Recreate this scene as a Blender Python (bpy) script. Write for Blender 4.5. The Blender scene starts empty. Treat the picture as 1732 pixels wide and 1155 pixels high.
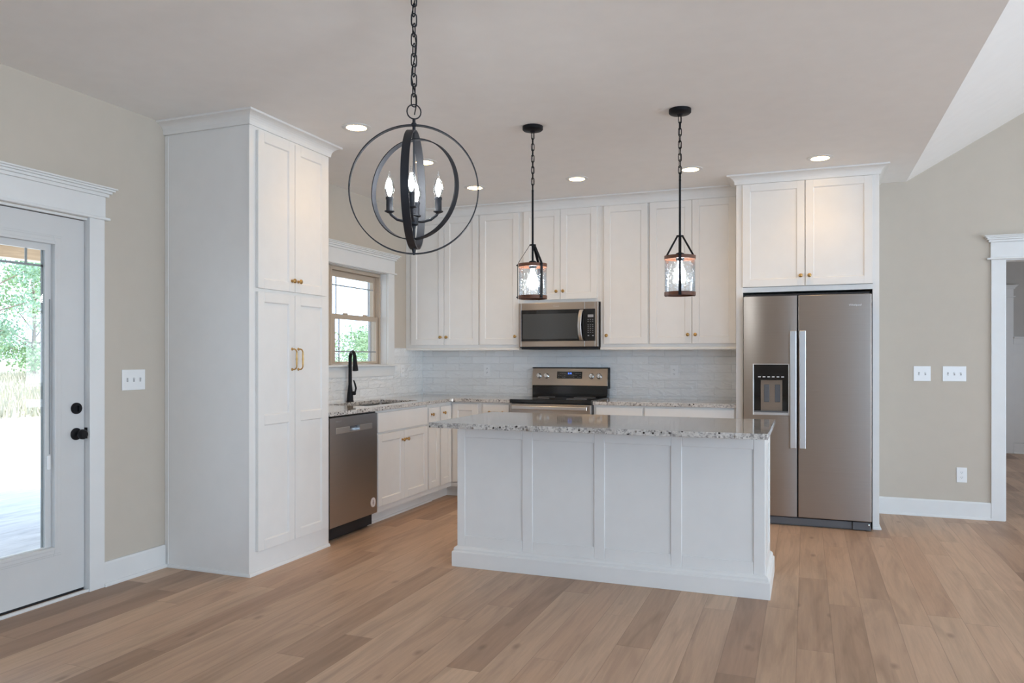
import bpy, bmesh, math, random
from mathutils import Vector, Matrix
random.seed(7)
C = bpy.context.scene
COL = C.collection
PI = math.pi

# ------------------------------------------------------------------ camera, sky, sun, daylight, exposure
cd = bpy.data.cameras.new('camera')
cam = bpy.data.objects.new('camera', cd); COL.objects.link(cam)
cam.location = (3.7007, -7.0231, 1.2912)
cam.rotation_euler = (PI/2, 0, 0.3679)
cd.sensor_width = 36.0; cd.lens = 1290.62/1732*36.0
cd.shift_y = 0.0157
cd.clip_start = 0.05; cd.clip_end = 400
C.camera = cam

C.view_settings.view_transform = 'Standard'
C.view_settings.look = 'None'
C.view_settings.gamma = 1.0
C.view_settings.use_curve_mapping = False
C.view_settings.exposure = -0.09
C.cycles.max_bounces = 12
C.cycles.diffuse_bounces = 6
C.cycles.glossy_bounces = 5
C.cycles.transparent_max_bounces = 24
C.cycles.sample_clamp_indirect = 6.0
C.cycles.use_denoising = True

w = bpy.data.worlds.new('sky'); C.world = w; w.use_nodes = True
bg = w.node_tree.nodes['Background']
bg.inputs[0].default_value = (0.60, 0.76, 1.0, 1); bg.inputs[1].default_value = 4.4

sd = bpy.data.lights.new('sun', 'SUN'); sd.energy = 8.5; sd.angle = 0.02; sd.color = (1, 0.95, 0.86)
so = bpy.data.objects.new('sun', sd); COL.objects.link(so)
so.rotation_euler = Vector((-0.62, -0.42, -0.95)).to_track_quat('-Z', 'Y').to_euler()

def daylight(name, loc, direction, sx, sz, power, color=(0.80, 0.89, 1.0)):  # area lamp outside an unseen window or opening, standing in for daylight
    d = bpy.data.lights.new(name, 'AREA'); d.shape = 'RECTANGLE'; d.size = sx; d.size_y = sz
    d.energy = power; d.color = color
    o = bpy.data.objects.new(name, d); COL.objects.link(o); o.location = loc
    o.rotation_euler = Vector(direction).to_track_quat('-Z', 'Z').to_euler()
    return o
REAR_Y = -11.2; RIGHT_X = 9.9
WZA, WZB = 0.30, 2.40
REAR_WIN = [(5.5, 7.3), (7.6, 9.4)]
for a, b in REAR_WIN:      # sky light at the unseen rear windows, plus added upward lamps to brighten the ceiling
    daylight('daylight_rear', ((a+b)/2, REAR_Y-0.30, 1.45), (0, 1, -0.25), b-a, 2.0, 68*(b-a), (0.38, 0.63, 1.0))
    daylight('ceiling_fill_rear', ((a+b)/2, REAR_Y-0.36, 1.20), (0, 1, 0.55), b-a, 1.7, 4.6*(b-a), (0.75, 0.88, 1.0))
RIGHT_WIN = [(-10.2, -8.2), (-7.0, -5.0), (-3.8, -1.8)]
for a, b in RIGHT_WIN:     # same at the right wall, with added upward lamps for the ceiling
    daylight('daylight_right', (RIGHT_X+0.30, (a+b)/2, 1.45), (-1, 0, -0.25), b-a, 2.0, 15*(b-a), (0.40, 0.64, 1.0))
    daylight('ceiling_fill_right', (RIGHT_X+0.36, (a+b)/2, 1.20), (-1, 0, 0.55), b-a, 1.7, 41*(b-a), (0.95, 0.99, 1.0))
daylight('hall_fill', (8.6, 2.6, 1.5), (-1, 0, -0.1), 1.3, 1.3, 42)  # added lamp brightening the hall through an invented opening in its side wall

# ------------------------------------------------------------------ materials
class N:
    def __init__(s, name):
        s.m = bpy.data.materials.new(name); s.m.use_nodes = True
        s.t = s.m.node_tree; s.b = s.t.nodes['Principled BSDF']; s.out = s.t.nodes['Material Output']
    def n(s, typ, **kw):
        x = s.t.nodes.new(typ)
        for k, v in kw.items(): setattr(x, k, v)
        return x
    def l(s, a, b): s.t.links.new(a, b)
    def val(s, sock, v):
        if hasattr(v, 'is_linked') or hasattr(v, 'links'): s.l(v, sock)
        else: sock.default_value = v
    def math(s, op, a, b=0.0, c=None):
        x = s.n('ShaderNodeMath', operation=op)
        s.val(x.inputs[0], a); s.val(x.inputs[1], b)
        if c is not None: s.val(x.inputs[2], c)
        return x.outputs[0]
    def pos(s): return s.n('ShaderNodeNewGeometry').outputs['Position']
    def sep(s, v):
        x = s.n('ShaderNodeSeparateXYZ'); s.l(v, x.inputs[0]); return x.outputs
    def comb(s, a, b, c):
        x = s.n('ShaderNodeCombineXYZ')
        for i, v in enumerate((a, b, c)): s.val(x.inputs[i], v)
        return x.outputs[0]
    def noise(s, vec, scale, detail=3, rough=0.5, dist=0.0):
        x = s.n('ShaderNodeTexNoise'); s.l(vec, x.inputs['Vector'])
        x.inputs['Scale'].default_value = scale; x.inputs['Detail'].default_value = detail
        x.inputs['Roughness'].default_value = rough; x.inputs['Distortion'].default_value = dist
        return x.outputs['Fac']
    def mapv(s, vec, scale=(1, 1, 1), loc=(0, 0, 0)):
        x = s.n('ShaderNodeMapping'); s.l(vec, x.inputs[0])
        x.inputs['Scale'].default_value = scale; x.inputs['Location'].default_value = loc
        return x.outputs[0]
    def ramp(s, fac, stops):
        x = s.n('ShaderNodeValToRGB'); s.l(fac, x.inputs[0])
        e = x.color_ramp.elements
        while len(e) < len(stops): e.new(0.5)
        for i, (p, c) in enumerate(stops):
            e[i].position = p; e[i].color = (*c, 1) if len(c) == 3 else c
        return x.outputs[0]
    def mix(s, fac, a, b, blend='MIX'):
        x = s.n('ShaderNodeMix', data_type='RGBA', blend_type=blend)
        s.val(x.inputs['Factor'], fac)
        for sock, v in ((x.inputs['A'], a), (x.inputs['B'], b)):
            if isinstance(v, tuple): sock.default_value = (*v, 1) if len(v) == 3 else v
            else: s.l(v, sock)
        return x.outputs['Result']
    def bump(s, h, strength=0.2, dist=0.01):
        x = s.n('ShaderNodeBump'); x.inputs['Strength'].default_value = strength
        x.inputs['Distance'].default_value = dist; s.l(h, x.inputs['Height'])
        s.l(x.outputs[0], s.b.inputs['Normal']); return x
    def set(s, **kw):
        for k, v in kw.items():
            k = k.replace('_', ' ')
            sock = s.b.inputs[k]
            if isinstance(v, tuple) and len(v) == 3 and sock.type == 'RGBA': v = (*v, 1)
            s.val(sock, v)
        return s

def plain(name, col, rough=0.5, metal=0.0, spec=0.5, bump=0.0, bscale=60):
    k = N(name); p = k.pos()
    nz = k.noise(p, 9, 2)
    c = k.mix(nz, tuple(x*0.97 for x in col), tuple(min(1, x*1.03) for x in col))
    k.set(Base_Color=c, Roughness=rough, Metallic=metal, Specular_IOR_Level=spec)
    if bump: k.bump(k.noise(p, bscale, 3), bump, 0.004)
    return k.m

M = {}
M['wall'] = plain('greige_wall_paint', (0.560, 0.502, 0.425), 0.75, spec=0.25, bump=0.06, bscale=140)
M['ceiling'] = plain('ceiling_paint', (0.87, 0.855, 0.835), 0.9, spec=0.15, bump=0.05, bscale=120)
M['trim'] = plain('trim_paint', (0.76, 0.76, 0.745), 0.38, spec=0.45)
M['cab'] = plain('cabinet_paint', (0.80, 0.785, 0.755), 0.36, spec=0.45)
M['door'] = plain('door_paint', (0.64, 0.64, 0.63), 0.38, spec=0.45)
M['dark'] = plain('black_parts_and_gap_shade', (0.012, 0.012, 0.014), 0.6)  # black of real parts, and of strips painting shade into gaps
M['black'] = plain('black_metal', (0.010, 0.010, 0.012), 0.5, metal=0.0, spec=0.18)
M['blackgloss'] = plain('black_gloss', (0.008, 0.008, 0.009), 0.08, spec=0.6)
M['chand'] = plain('bronze_black_metal', (0.020, 0.021, 0.026), 0.50, metal=0.0, spec=0.35)
M['brass'] = plain('aged_brass', (0.52, 0.32, 0.12), 0.30, metal=1.0)
M['plastic'] = plain('white_plastic', (0.84, 0.84, 0.83), 0.3)
M['slot'] = plain('dark_slot', (0.05, 0.05, 0.05), 0.6)
M['tslot'] = plain('toggle_slot', (0.42, 0.42, 0.42), 0.5)
M['grey'] = plain('grey_plastic', (0.11, 0.11, 0.115), 0.45)
M['vinyl'] = plain('tan_vinyl', (0.50, 0.405, 0.31), 0.42)
M['muntin'] = plain('grey_muntin', (0.33, 0.34, 0.35), 0.5)
M['oakstrip'] = plain('oak_threshold', (0.36, 0.20, 0.09), 0.5)
M['chrome'] = plain('satin_chrome', (0.72, 0.72, 0.72), 0.22, metal=1.0)
M['hall'] = plain('hall_wall_paint', (0.47, 0.45, 0.42), 0.8, spec=0.2)
M['porch'] = None
M['letter'] = plain('silver_lettering', (0.75, 0.75, 0.74), 0.35, metal=0.3)
M['sinksteel'] = plain('sink_steel', (0.30, 0.28, 0.26), 0.35, metal=1.0)
M['sticker'] = plain('sticker_paper', (0.70, 0.62, 0.58), 0.5)
M['stickerink'] = plain('sticker_ink', (0.40, 0.30, 0.27), 0.5)
M['handle'] = plain('brushed_handle', (0.66, 0.64, 0.62), 0.30, metal=1.0)
M['mesh'] = plain('microwave_screen', (0.055, 0.058, 0.058), 0.12, spec=0.6)
M['print'] = plain('grey_print', (0.33, 0.33, 0.34), 0.5)

def steel(name, col, rough):
    k = N(name); p = k.pos()
    g = k.noise(k.mapv(p, (3, 3, 420)), 1.0, 3, 0.6)
    r = k.math('MULTIPLY_ADD', g, 0.10, rough-0.05)
    c = k.mix(g, tuple(x*0.93 for x in col), tuple(x*1.05 for x in col))
    k.set(Base_Color=c, Metallic=1.0, Roughness=r, Anisotropic=0.75)
    k.l(k.comb(0.0, 0.0, 1.0), k.b.inputs['Tangent'])
    return k.m
M['steel'] = steel('brushed_stainless', (0.415, 0.368, 0.325), 0.30)
M['dsteel'] = steel('dark_stainless', (0.46, 0.44, 0.43), 0.30)
M['rsteel'] = steel('range_stainless', (0.52, 0.475, 0.435), 0.30)

def emit(name, col, s):
    k = N(name); k.set(Base_Color=(0, 0, 0), Emission_Color=col, Emission_Strength=s); return k.m
M['can'] = emit('can_lens_glow', (1.0, 0.63, 0.26), 40.0)
M['bulb'] = emit('candle_filament_glow', (0.92, 0.96, 1.0), 115.0)
M['pbulb'] = emit('pendant_bulb_glow', (0.92, 0.96, 1.0), 100.0)
M['led'] = emit('blue_display_glow', (0.10, 0.25, 1.0), 3.0)

def glass(name, tint=(1, 1, 1), gloss=0.06, seeded=False, rough=0.0, fres=0.7):
    k = N(name)
    tr = k.n('ShaderNodeBsdfTransparent'); tr.inputs[0].default_value = (*tint, 1)
    gl = k.n('ShaderNodeBsdfGlossy'); gl.inputs['Roughness'].default_value = rough
    lw = k.n('ShaderNodeLayerWeight'); lw.inputs[0].default_value = 0.25
    f = k.math('MULTIPLY_ADD', lw.outputs['Fresnel'], fres, gloss)
    f = k.math('MINIMUM', f, 0.9)
    if seeded:
        p = k.pos()
        v = k.n('ShaderNodeTexVoronoi'); k.l(k.mapv(p, (1, 1, 0.55)), v.inputs['Vector']); v.inputs['Scale'].default_value = 95
        s_ = k.ramp(v.outputs['Distance'], [(0.10, (1, 1, 1)), (0.30, (0, 0, 0))])
        b = k.n('ShaderNodeBump'); b.inputs['Strength'].default_value = 0.4; b.inputs['Distance'].default_value = 0.003
        k.l(k.math('ADD', k.noise(p, 45, 3), s_), b.inputs['Height']); k.l(b.outputs[0], gl.inputs['Normal'])
        f = k.math('ADD', f, k.math('MULTIPLY', s_, 0.16))
    mx = k.n('ShaderNodeMixShader'); k.l(f, mx.inputs[0]); k.l(tr.outputs[0], mx.inputs[1]); k.l(gl.outputs[0], mx.inputs[2])
    k.l(mx.outputs[0], k.out.inputs['Surface'])
    return k.m
M['glass'] = glass('clear_pane', (0.97, 0.99, 0.985), 0.015, fres=0.22)
M['seeded'] = glass('seeded_glass', (0.90, 0.93, 0.95), 0.08, True, 0.13)
M['bulbglass'] = glass('bulb_glass', (1, 1, 1), 0.05)

def floor_mat():
    k = N('oak_plank_floor'); P = k.sep(k.pos())
    wd, L = 0.1515, 1.55
    r = k.math('DIVIDE', k.math('SUBTRACT', P[0], 4.419-0.1515*60), wd)
    row = k.math('FLOOR', r)
    wn = k.n('ShaderNodeTexWhiteNoise', noise_dimensions='1D'); k.l(row, wn.inputs['W'])
    yy = k.math('ADD', k.math('DIVIDE', k.math('ADD', P[1], 30.0), L), k.math('MULTIPLY', wn.outputs['Value'], 7.3))
    # irregular board lengths: bend the coordinate inside each pair of boards
    yb = k.math('ADD', yy, k.math('MULTIPLY', k.math('SINE', k.math('MULTIPLY_ADD', yy, PI, row)), 0.13))
    pid = k.math('FLOOR', yb)
    w2 = k.n('ShaderNodeTexWhiteNoise', noise_dimensions='2D'); k.l(k.comb(row, pid, 0.0), w2.inputs['Vector'])
    rnd = w2.outputs['Value']
    w3 = k.n('ShaderNodeTexWhiteNoise', noise_dimensions='2D'); k.l(k.comb(pid, row, 0.0), w3.inputs['Vector'])
    off = k.math('MULTIPLY', rnd, 40.0)
    gv = k.comb(k.math('ADD', P[0], off), k.math('MULTIPLY_ADD', w3.outputs['Value'], 25.0, P[1]), off)
    grain = k.noise(k.mapv(gv, (46, 2.2, 1)), 1.0, 5, 0.62, 0.8)
    broad = k.noise(k.mapv(gv, (9, 1.1, 1)), 1.0, 3, 0.5, 1.4)
    base = k.ramp(rnd, [(0.0, (0.270, 0.169, 0.112)), (0.12, (0.363, 0.233, 0.153)), (0.28, (0.484, 0.326, 0.219)),
                        (0.60, (0.521, 0.361, 0.249)), (0.82, (0.567, 0.398, 0.275)), (1.0, (0.484, 0.316, 0.208))])
    base = k.mix(k.math('MULTIPLY', w3.outputs['Value'], 0.35), base, (0.50, 0.325, 0.225))
    g = k.ramp(grain, [(0.30, (0.87, 0.86, 0.85)), (0.62, (1.04, 1.04, 1.04))])
    c = k.mix(1.0, base, g, 'MULTIPLY')
    g2 = k.ramp(broad, [(0.28, (0.80, 0.79, 0.78)), (0.55, (1.04, 1.04, 1.04))])
    c = k.mix(1.0, c, g2, 'MULTIPLY')
    # knots
    vo = k.n('ShaderNodeTexVoronoi'); k.l(k.mapv(gv, (5.0, 2.3, 1)), vo.inputs['Vector']); vo.inputs['Scale'].default_value = 1.0
    kn = k.ramp(vo.outputs['Distance'], [(0.03, (1, 1, 1)), (0.11, (0, 0, 0))])
    c = k.mix(k.math('MULTIPLY', kn, 0.42), c, (0.10, 0.055, 0.035))
    fx = k.math('FRACT', r); fy = k.math('FRACT', yb)
    ex = k.math('MINIMUM', fx, k.math('SUBTRACT', 1.0, fx))
    ey = k.math('MULTIPLY', k.math('MINIMUM', fy, k.math('SUBTRACT', 1.0, fy)), L/wd)
    e = k.math('MINIMUM', ex, ey)
    seam = k.ramp(e, [(0.0, (0, 0, 0)), (0.016, (1, 1, 1))])
    c = k.mix(k.math('MULTIPLY', k.math('SUBTRACT', 1.0, seam), 0.38), c, (0.10, 0.06, 0.04))
    k.set(Base_Color=c, Roughness=k.math('MULTIPLY_ADD', grain, 0.12, 0.40), Specular_IOR_Level=0.42)
    k.bump(k.math('ADD', seam, k.math('MULTIPLY', grain, 0.25)), 0.18, 0.0025)
    return k.m
M['floor'] = floor_mat()

def granite_mat():
    k = N('speckled_granite'); p = k.pos()
    a = k.noise(p, 11, 4, 0.6, 0.4); b = k.noise(p, 55, 3, 0.65); d = k.noise(p, 130, 2, 0.6)
    c = k.ramp(a, [(0.30, (0.46, 0.425, 0.385)), (0.48, (0.62, 0.585, 0.54)), (0.68, (0.70, 0.67, 0.63))])
    c = k.mix(k.ramp(b, [(0.46, (0, 0, 0)), (0.62, (1, 1, 1))]), c, (0.28, 0.262, 0.25))
    c = k.mix(k.ramp(d, [(0.58, (0, 0, 0)), (0.66, (1, 1, 1))]), c, (0.70, 0.68, 0.65))
    v = k.n('ShaderNodeTexVoronoi'); k.l(p, v.inputs['Vector']); v.inputs['Scale'].default_value = 44
    msk = k.math('MULTIPLY', k.ramp(v.outputs['Distance'], [(0.18, (1, 1, 1)), (0.34, (0, 0, 0))]),
                 k.ramp(k.noise(p, 7, 2), [(0.45, (0, 0, 0)), (0.52, (1, 1, 1))]))
    c = k.mix(msk, c, (0.030, 0.022, 0.020))
    v2 = k.n('ShaderNodeTexVoronoi'); k.l(p, v2.inputs['Vector']); v2.inputs['Scale'].default_value = 26
    m2 = k.math('MULTIPLY', k.ramp(v2.outputs['Distance'], [(0.14, (1, 1, 1)), (0.26, (0, 0, 0))]),
                k.ramp(k.noise(p, 5, 2, 0.5, 2.0), [(0.52, (0, 0, 0)), (0.58, (1, 1, 1))]))
    c = k.mix(k.math('MULTIPLY', m2, 0.8), c, (0.15, 0.105, 0.075))
    k.set(Base_Color=c, Roughness=0.07, Specular_IOR_Level=0.6, Coat_Weight=0.35, Coat_Roughness=0.05)
    return k.m
M['granite'] = granite_mat()

def tile_mat(axis):
    k = N('glossy_subway_tile_'+('x' if axis == 0 else 'y')); P = k.sep(k.pos())
    h, L = 0.0736, 0.2955
    r = k.math('DIVIDE', k.math('SUBTRACT', P[2], 0.936-0.0736*2), h)
    row = k.math('FLOOR', r)
    par = k.math('MODULO', row, 2.0)
    u = k.math('ADD', k.math('DIVIDE', k.math('SUBTRACT', P[axis], 0.275 - L*20), L), k.math('MULTIPLY', par, 0.5))
    idx = k.math('FLOOR', u)
    fu = k.math('FRACT', u); fv = k.math('FRACT', r)
    eu = k.math('MULTIPLY', k.math('MINIMUM', fu, k.math('SUBTRACT', 1.0, fu)), L)
    ev = k.math('MULTIPLY', k.math('MINIMUM', fv, k.math('SUBTRACT', 1.0, fv)), h)
    e = k.math('MINIMUM', eu, ev)
    grout = k.ramp(k.math('MULTIPLY', e, 100.0), [(0.08, (0, 0, 0)), (0.20, (1, 1, 1))])
    wn = k.n('ShaderNodeTexWhiteNoise', noise_dimensions='2D'); k.l(k.comb(idx, row, 0.0), wn.inputs['Vector'])
    body = k.mix(wn.outputs['Value'], (0.80, 0.80, 0.785), (0.86, 0.86, 0.845))
    c = k.mix(grout, (0.66, 0.655, 0.64), body)
    sh = k.comb(k.math('MULTIPLY_ADD', wn.outputs['Value'], 9.0, P[axis]), k.math('MULTIPLY_ADD', wn.outputs['Value'], 5.0, P[2]), 0.0)
    wav = k.noise(k.mapv(sh, (13, 26, 1)), 1.0, 2, 0.45, 0.8)
    edge = k.ramp(k.math('MULTIPLY', e, 100.0), [(0.0, (0, 0, 0)), (0.55, (1, 1, 1))])
    hgt = k.math('ADD', k.math('MULTIPLY', edge, 0.5), k.math('MULTIPLY', wav, 3.4))
    k.set(Base_Color=c, Roughness=k.math('MULTIPLY_ADD', grout, -0.5, 0.55), Specular_IOR_Level=0.6)
    k.bump(hgt, 0.6, 0.006)
    return k.m
M['tilex'] = tile_mat(0); M['tiley'] = tile_mat(1)

def wood_mat(name, a, b, sc=(60, 4, 60), rough=0.5):
    k = N(name); g = k.noise(k.mapv(k.pos(), sc), 1.0, 4, 0.6, 0.6)
    k.set(Base_Color=k.ramp(g, [(0.3, a), (0.7, b)]), Roughness=rough); k.bump(g, 0.15, 0.003)
    return k.m
M['pwood'] = wood_mat('pendant_wood', (0.07, 0.022, 0.008), (0.17, 0.058, 0.022), (20, 20, 200))
M['soffit'] = wood_mat('porch_soffit_wood', (0.60, 0.45, 0.31), (0.80, 0.65, 0.48), (30, 2, 30))
M['deck'] = wood_mat('porch_concrete', (0.40, 0.42, 0.46), (0.60, 0.62, 0.66), (14, 2.2, 10), 0.7)
M['bark'] = wood_mat('bark', (0.10, 0.075, 0.055), (0.22, 0.17, 0.13), (20, 20, 4), 0.9)

def ground_mat():
    k = N('dry_field'); p = k.pos(); P = k.sep(p)
    a = k.noise(p, 0.6, 5, 0.65); b = k.noise(p, 7, 4, 0.7)
    g = k.mix(a, (0.40, 0.36, 0.28), (0.30, 0.30, 0.20))
    g = k.mix(b, g, (0.46, 0.41, 0.34))
    d = k.math('ADD', P[0], k.math('MULTIPLY', a, 6.0))
    near = k.ramp(k.math('MULTIPLY_ADD', d, 0.02, 0.6), [(0.14, (0, 0, 0)), (0.24, (1, 1, 1))])   # bare pale gravel next to the house
    c = k.mix(near, g, (0.74, 0.70, 0.64))
    k.set(Base_Color=c, Roughness=0.95, Specular_IOR_Level=0.1)
    return k.m
M['ground'] = ground_mat()
def leaf_mat(name, a, b):
    k = N(name); oi = k.noise(k.pos(), 1.4, 4, 0.7)
    k.set(Base_Color=k.mix(oi, a, b), Roughness=0.6, Specular_IOR_Level=0.3)
    return k.m
M['leaf'] = leaf_mat('leaf_green', (0.13, 0.25, 0.11), (0.38, 0.50, 0.28))
M['leaf2'] = leaf_mat('leaf_blue_green', (0.12, 0.23, 0.14), (0.34, 0.47, 0.34))
M['grass'] = leaf_mat('dry_grass_blades', (0.44, 0.39, 0.31), (0.32, 0.32, 0.23))
def brick_mat():
    k = N('brick_veneer'); P = k.sep(k.pos())
    t = k.n('ShaderNodeTexBrick'); k.l(k.comb(k.math('ADD', P[0], P[1]), P[2], 0.0), t.inputs['Vector'])
    t.inputs['Color1'].default_value = (0.33, 0.22, 0.16, 1); t.inputs['Color2'].default_value = (0.45, 0.33, 0.26, 1)
    t.inputs['Mortar'].default_value = (0.55, 0.52, 0.48, 1); t.inputs['Scale'].default_value = 1
    t.inputs['Brick Width'].default_value = 0.21; t.inputs['Row Height'].default_value = 0.075; t.inputs['Mortar Size'].default_value = 0.01
    k.set(Base_Color=t.outputs['Color'], Roughness=0.85); return k.m
M['brick'] = brick_mat()

# ------------------------------------------------------------------ mesh builder
class MB:
    def __init__(s): s.v = []; s.f = []
    def add(s, vs, fs):
        o = len(s.v); s.v += [tuple(x) for x in vs]; s.f += [tuple(i+o for i in f) for f in fs]; return s
    def box(s, x0, x1, y0, y1, z0, z1):
        x0, x1 = min(x0, x1), max(x0, x1); y0, y1 = min(y0, y1), max(y0, y1); z0, z1 = min(z0, z1), max(z0, z1)
        v = [(x, y, z) for z in (z0, z1) for y in (y0, y1) for x in (x0, x1)]
        return s.add(v, [(0, 2, 3, 1), (4, 5, 7, 6), (0, 1, 5, 4), (2, 6, 7, 3), (0, 4, 6, 2), (1, 3, 7, 5)])
    def prism(s, poly, axis, a, b):
        """poly: 2-D polygon in the two other axes (x,y order kept), extruded along axis from a to b"""
        def P(p, t):
            q = list(p); q.insert(axis, t); return tuple(q)
        n = len(poly)
        return s.add([P(p, a) for p in poly]+[P(p, b) for p in poly],
                     [tuple(range(n-1, -1, -1)), tuple(range(n, 2*n))]+[(i, (i+1) % n, n+(i+1) % n, n+i) for i in range(n)])
    def lathe(s, origin, axis, prof, seg=24):
        """prof: list of (radius, distance along axis)"""
        a = Vector(axis).normalized(); u = a.orthogonal().normalized(); w_ = a.cross(u); o = Vector(origin)
        vs = []; fs = []; rings = []
        for r, t in prof:
            if r < 1e-6: rings.append([len(vs)]); vs.append(o+a*t)
            else:
                rings.append(list(range(len(vs), len(vs)+seg)))
                for i in range(seg):
                    an = 2*PI*i/seg; vs.append(o+a*t+(u*math.cos(an)+w_*math.sin(an))*r)
        for p, q in zip(rings, rings[1:]):
            for i in range(seg):
                j = (i+1) % seg
                if len(p) == 1 and len(q) == 1: continue
                if len(p) == 1: fs.append((p[0], q[i], q[j]))
                elif len(q) == 1: fs.append((p[i], q[0], p[j]))
                else: fs.append((p[i], q[i], q[j], p[j]))
        if len(rings[0]) > 1: fs.append(tuple(reversed(rings[0])))
        if len(rings[-1]) > 1: fs.append(tuple(rings[-1]))
        return s.add(vs, fs)
    def tube(s, pts, r, seg=10, closed=False):
        pts = [Vector(p) for p in pts]; n = len(pts)
        rr = r if isinstance(r, (list, tuple)) else [r]*n
        tan = []
        for i in range(n):
            if closed: t = pts[(i+1) % n]-pts[i-1]
            else: t = pts[min(i+1, n-1)]-pts[max(i-1, 0)]
            tan.append(t.normalized())
        u = tan[0].orthogonal().normalized(); vs = []
        for i in range(n):
            if i: u = (u - tan[i]*u.dot(tan[i])).normalized()
            w_ = tan[i].cross(u)
            for j in range(seg):
                a = 2*PI*j/seg; vs.append(pts[i]+(u*math.cos(a)+w_*math.sin(a))*rr[i])
        fs = []
        for i in range(n if closed else n-1):
            k = (i+1) % n
            for j in range(seg):
                l = (j+1) % seg; fs.append((i*seg+j, i*seg+l, k*seg+l, k*seg+j))
        if not closed: fs += [tuple(reversed(range(seg))), tuple(range((n-1)*seg, n*seg))]
        return s.add(vs, fs)
    def ribbon(s, pts, wdir, width, thick):
        """flat strap following pts, width along wdir"""
        pts = [Vector(p) for p in pts]; wd = Vector(wdir).normalized(); vs = []; n = len(pts)
        for i in range(n):
            t = (pts[min(i+1, n-1)]-pts[max(i-1, 0)]).normalized(); nn = t.cross(wd).normalized()
            for a, b in ((-1, -1), (1, -1), (1, 1), (-1, 1)):
                vs.append(pts[i]+wd*a*width/2+nn*b*thick/2)
        fs = [(0, 1, 2, 3), tuple((n-1)*4+i for i in (3, 2, 1, 0))]
        for i in range(n-1):
            for j in range(4):
                l = (j+1) % 4; fs.append((i*4+j, i*4+l, i*4+4+l, i*4+4+j))
        return s.add(vs, fs)
    def hoop(s, c, R, hdir, width, thick, seg=96):
        """upright flat-band ring whose plane holds hdir and the vertical"""
        c = Vector(c); h = Vector(hdir).normalized(); up = Vector((0, 0, 1)); ax = h.cross(up)
        vs = []; fs = []
        for i in range(seg):
            a = 2*PI*i/seg; d = h*math.cos(a)+up*math.sin(a)
            for rr, ww in ((R-thick, -1), (R, -1), (R, 1), (R-thick, 1)): vs.append(c+d*rr+ax*ww*width/2)
        for i in range(seg):
            k = (i+1) % seg
            for j in range(4):
                l = (j+1) % 4; fs.append((i*4+j, i*4+l, k*4+l, k*4+j))
        return s.add(vs, fs)
    def sweep(s, path, prof, closed=False):
        """path: XY points; prof: closed polygon of (out, z); out is to the right of travel"""
        n = len(path); P = [Vector(p) for p in path]; mit = []
        def nrm(a, b):
            d = (b-a).normalized(); return Vector((d.y, -d.x))
        for i in range(n):
            if closed or 0 < i < n-1:
                n1 = nrm(P[i-1], P[i]); n2 = nrm(P[i], P[(i+1) % n]); mit.append((n1+n2)/(1+n1.dot(n2)))
            else: mit.append(nrm(P[0], P[1]) if i == 0 else nrm(P[-2], P[-1]))
        m = len(prof); vs = []
        for i in range(n):
            for o, z in prof: q = P[i]+mit[i]*o; vs.append((q.x, q.y, z))
        fs = []
        for i in range(n if closed else n-1):
            k = (i+1) % n
            for j in range(m):
                l = (j+1) % m; fs.append((i*m+j, i*m+l, k*m+l, k*m+j))
        if not closed: fs += [tuple(reversed(range(m))), tuple(range((n-1)*m, n*m))]
        return s.add(vs, fs)
    def build(s, name, mat, parent=None, bevel=0.0, smooth=None, seg=2, extra=None):
        n0 = len(s.f)
        if extra: s.add(extra[0].v, extra[0].f)
        me = bpy.data.meshes.new(name)
        org = root_loc(parent) if parent else Vector((0, 0, 0))
        me.from_pydata([tuple(Vector(v)-org) for v in s.v], [], s.f)
        bm = bmesh.new(); bm.from_mesh(me); bmesh.ops.recalc_face_normals(bm, faces=bm.faces); bm.to_mesh(me); bm.free()
        me.materials.append(mat)
        if extra:
            me.materials.append(extra[1])
            for p in me.polygons[n0:]: p.material_index = 1
        if smooth:
            me.polygons.foreach_set('use_smooth', [True]*len(me.polygons)); me.set_sharp_from_angle(angle=math.radians(smooth))
        o = bpy.data.objects.new(name, me); COL.objects.link(o)
        if parent: o.parent = parent
        if bevel:
            b = o.modifiers.new('bevel', 'BEVEL'); b.width = bevel; b.segments = seg; b.limit_method = 'ANGLE'; b.angle_limit = math.radians(40)
            b.harden_normals = False
        return o
def root_loc(o):
    while o.parent: o = o.parent
    return o.location.copy()
def tag(o, label=None, cat=None, group=None, kind=None):
    for k, v in (('label', label), ('category', cat), ('group', group), ('kind', kind)):
        if v: o[k] = v
    return o
def thing(name, label, cat, loc, group=None):
    o = bpy.data.objects.new(name, None); COL.objects.link(o); o.location = loc; o.empty_display_size = 0.1
    return tag(o, label, cat, group)
def struct(o, label=None, cat=None): return tag(o, label, cat, None, 'structure')

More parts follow.
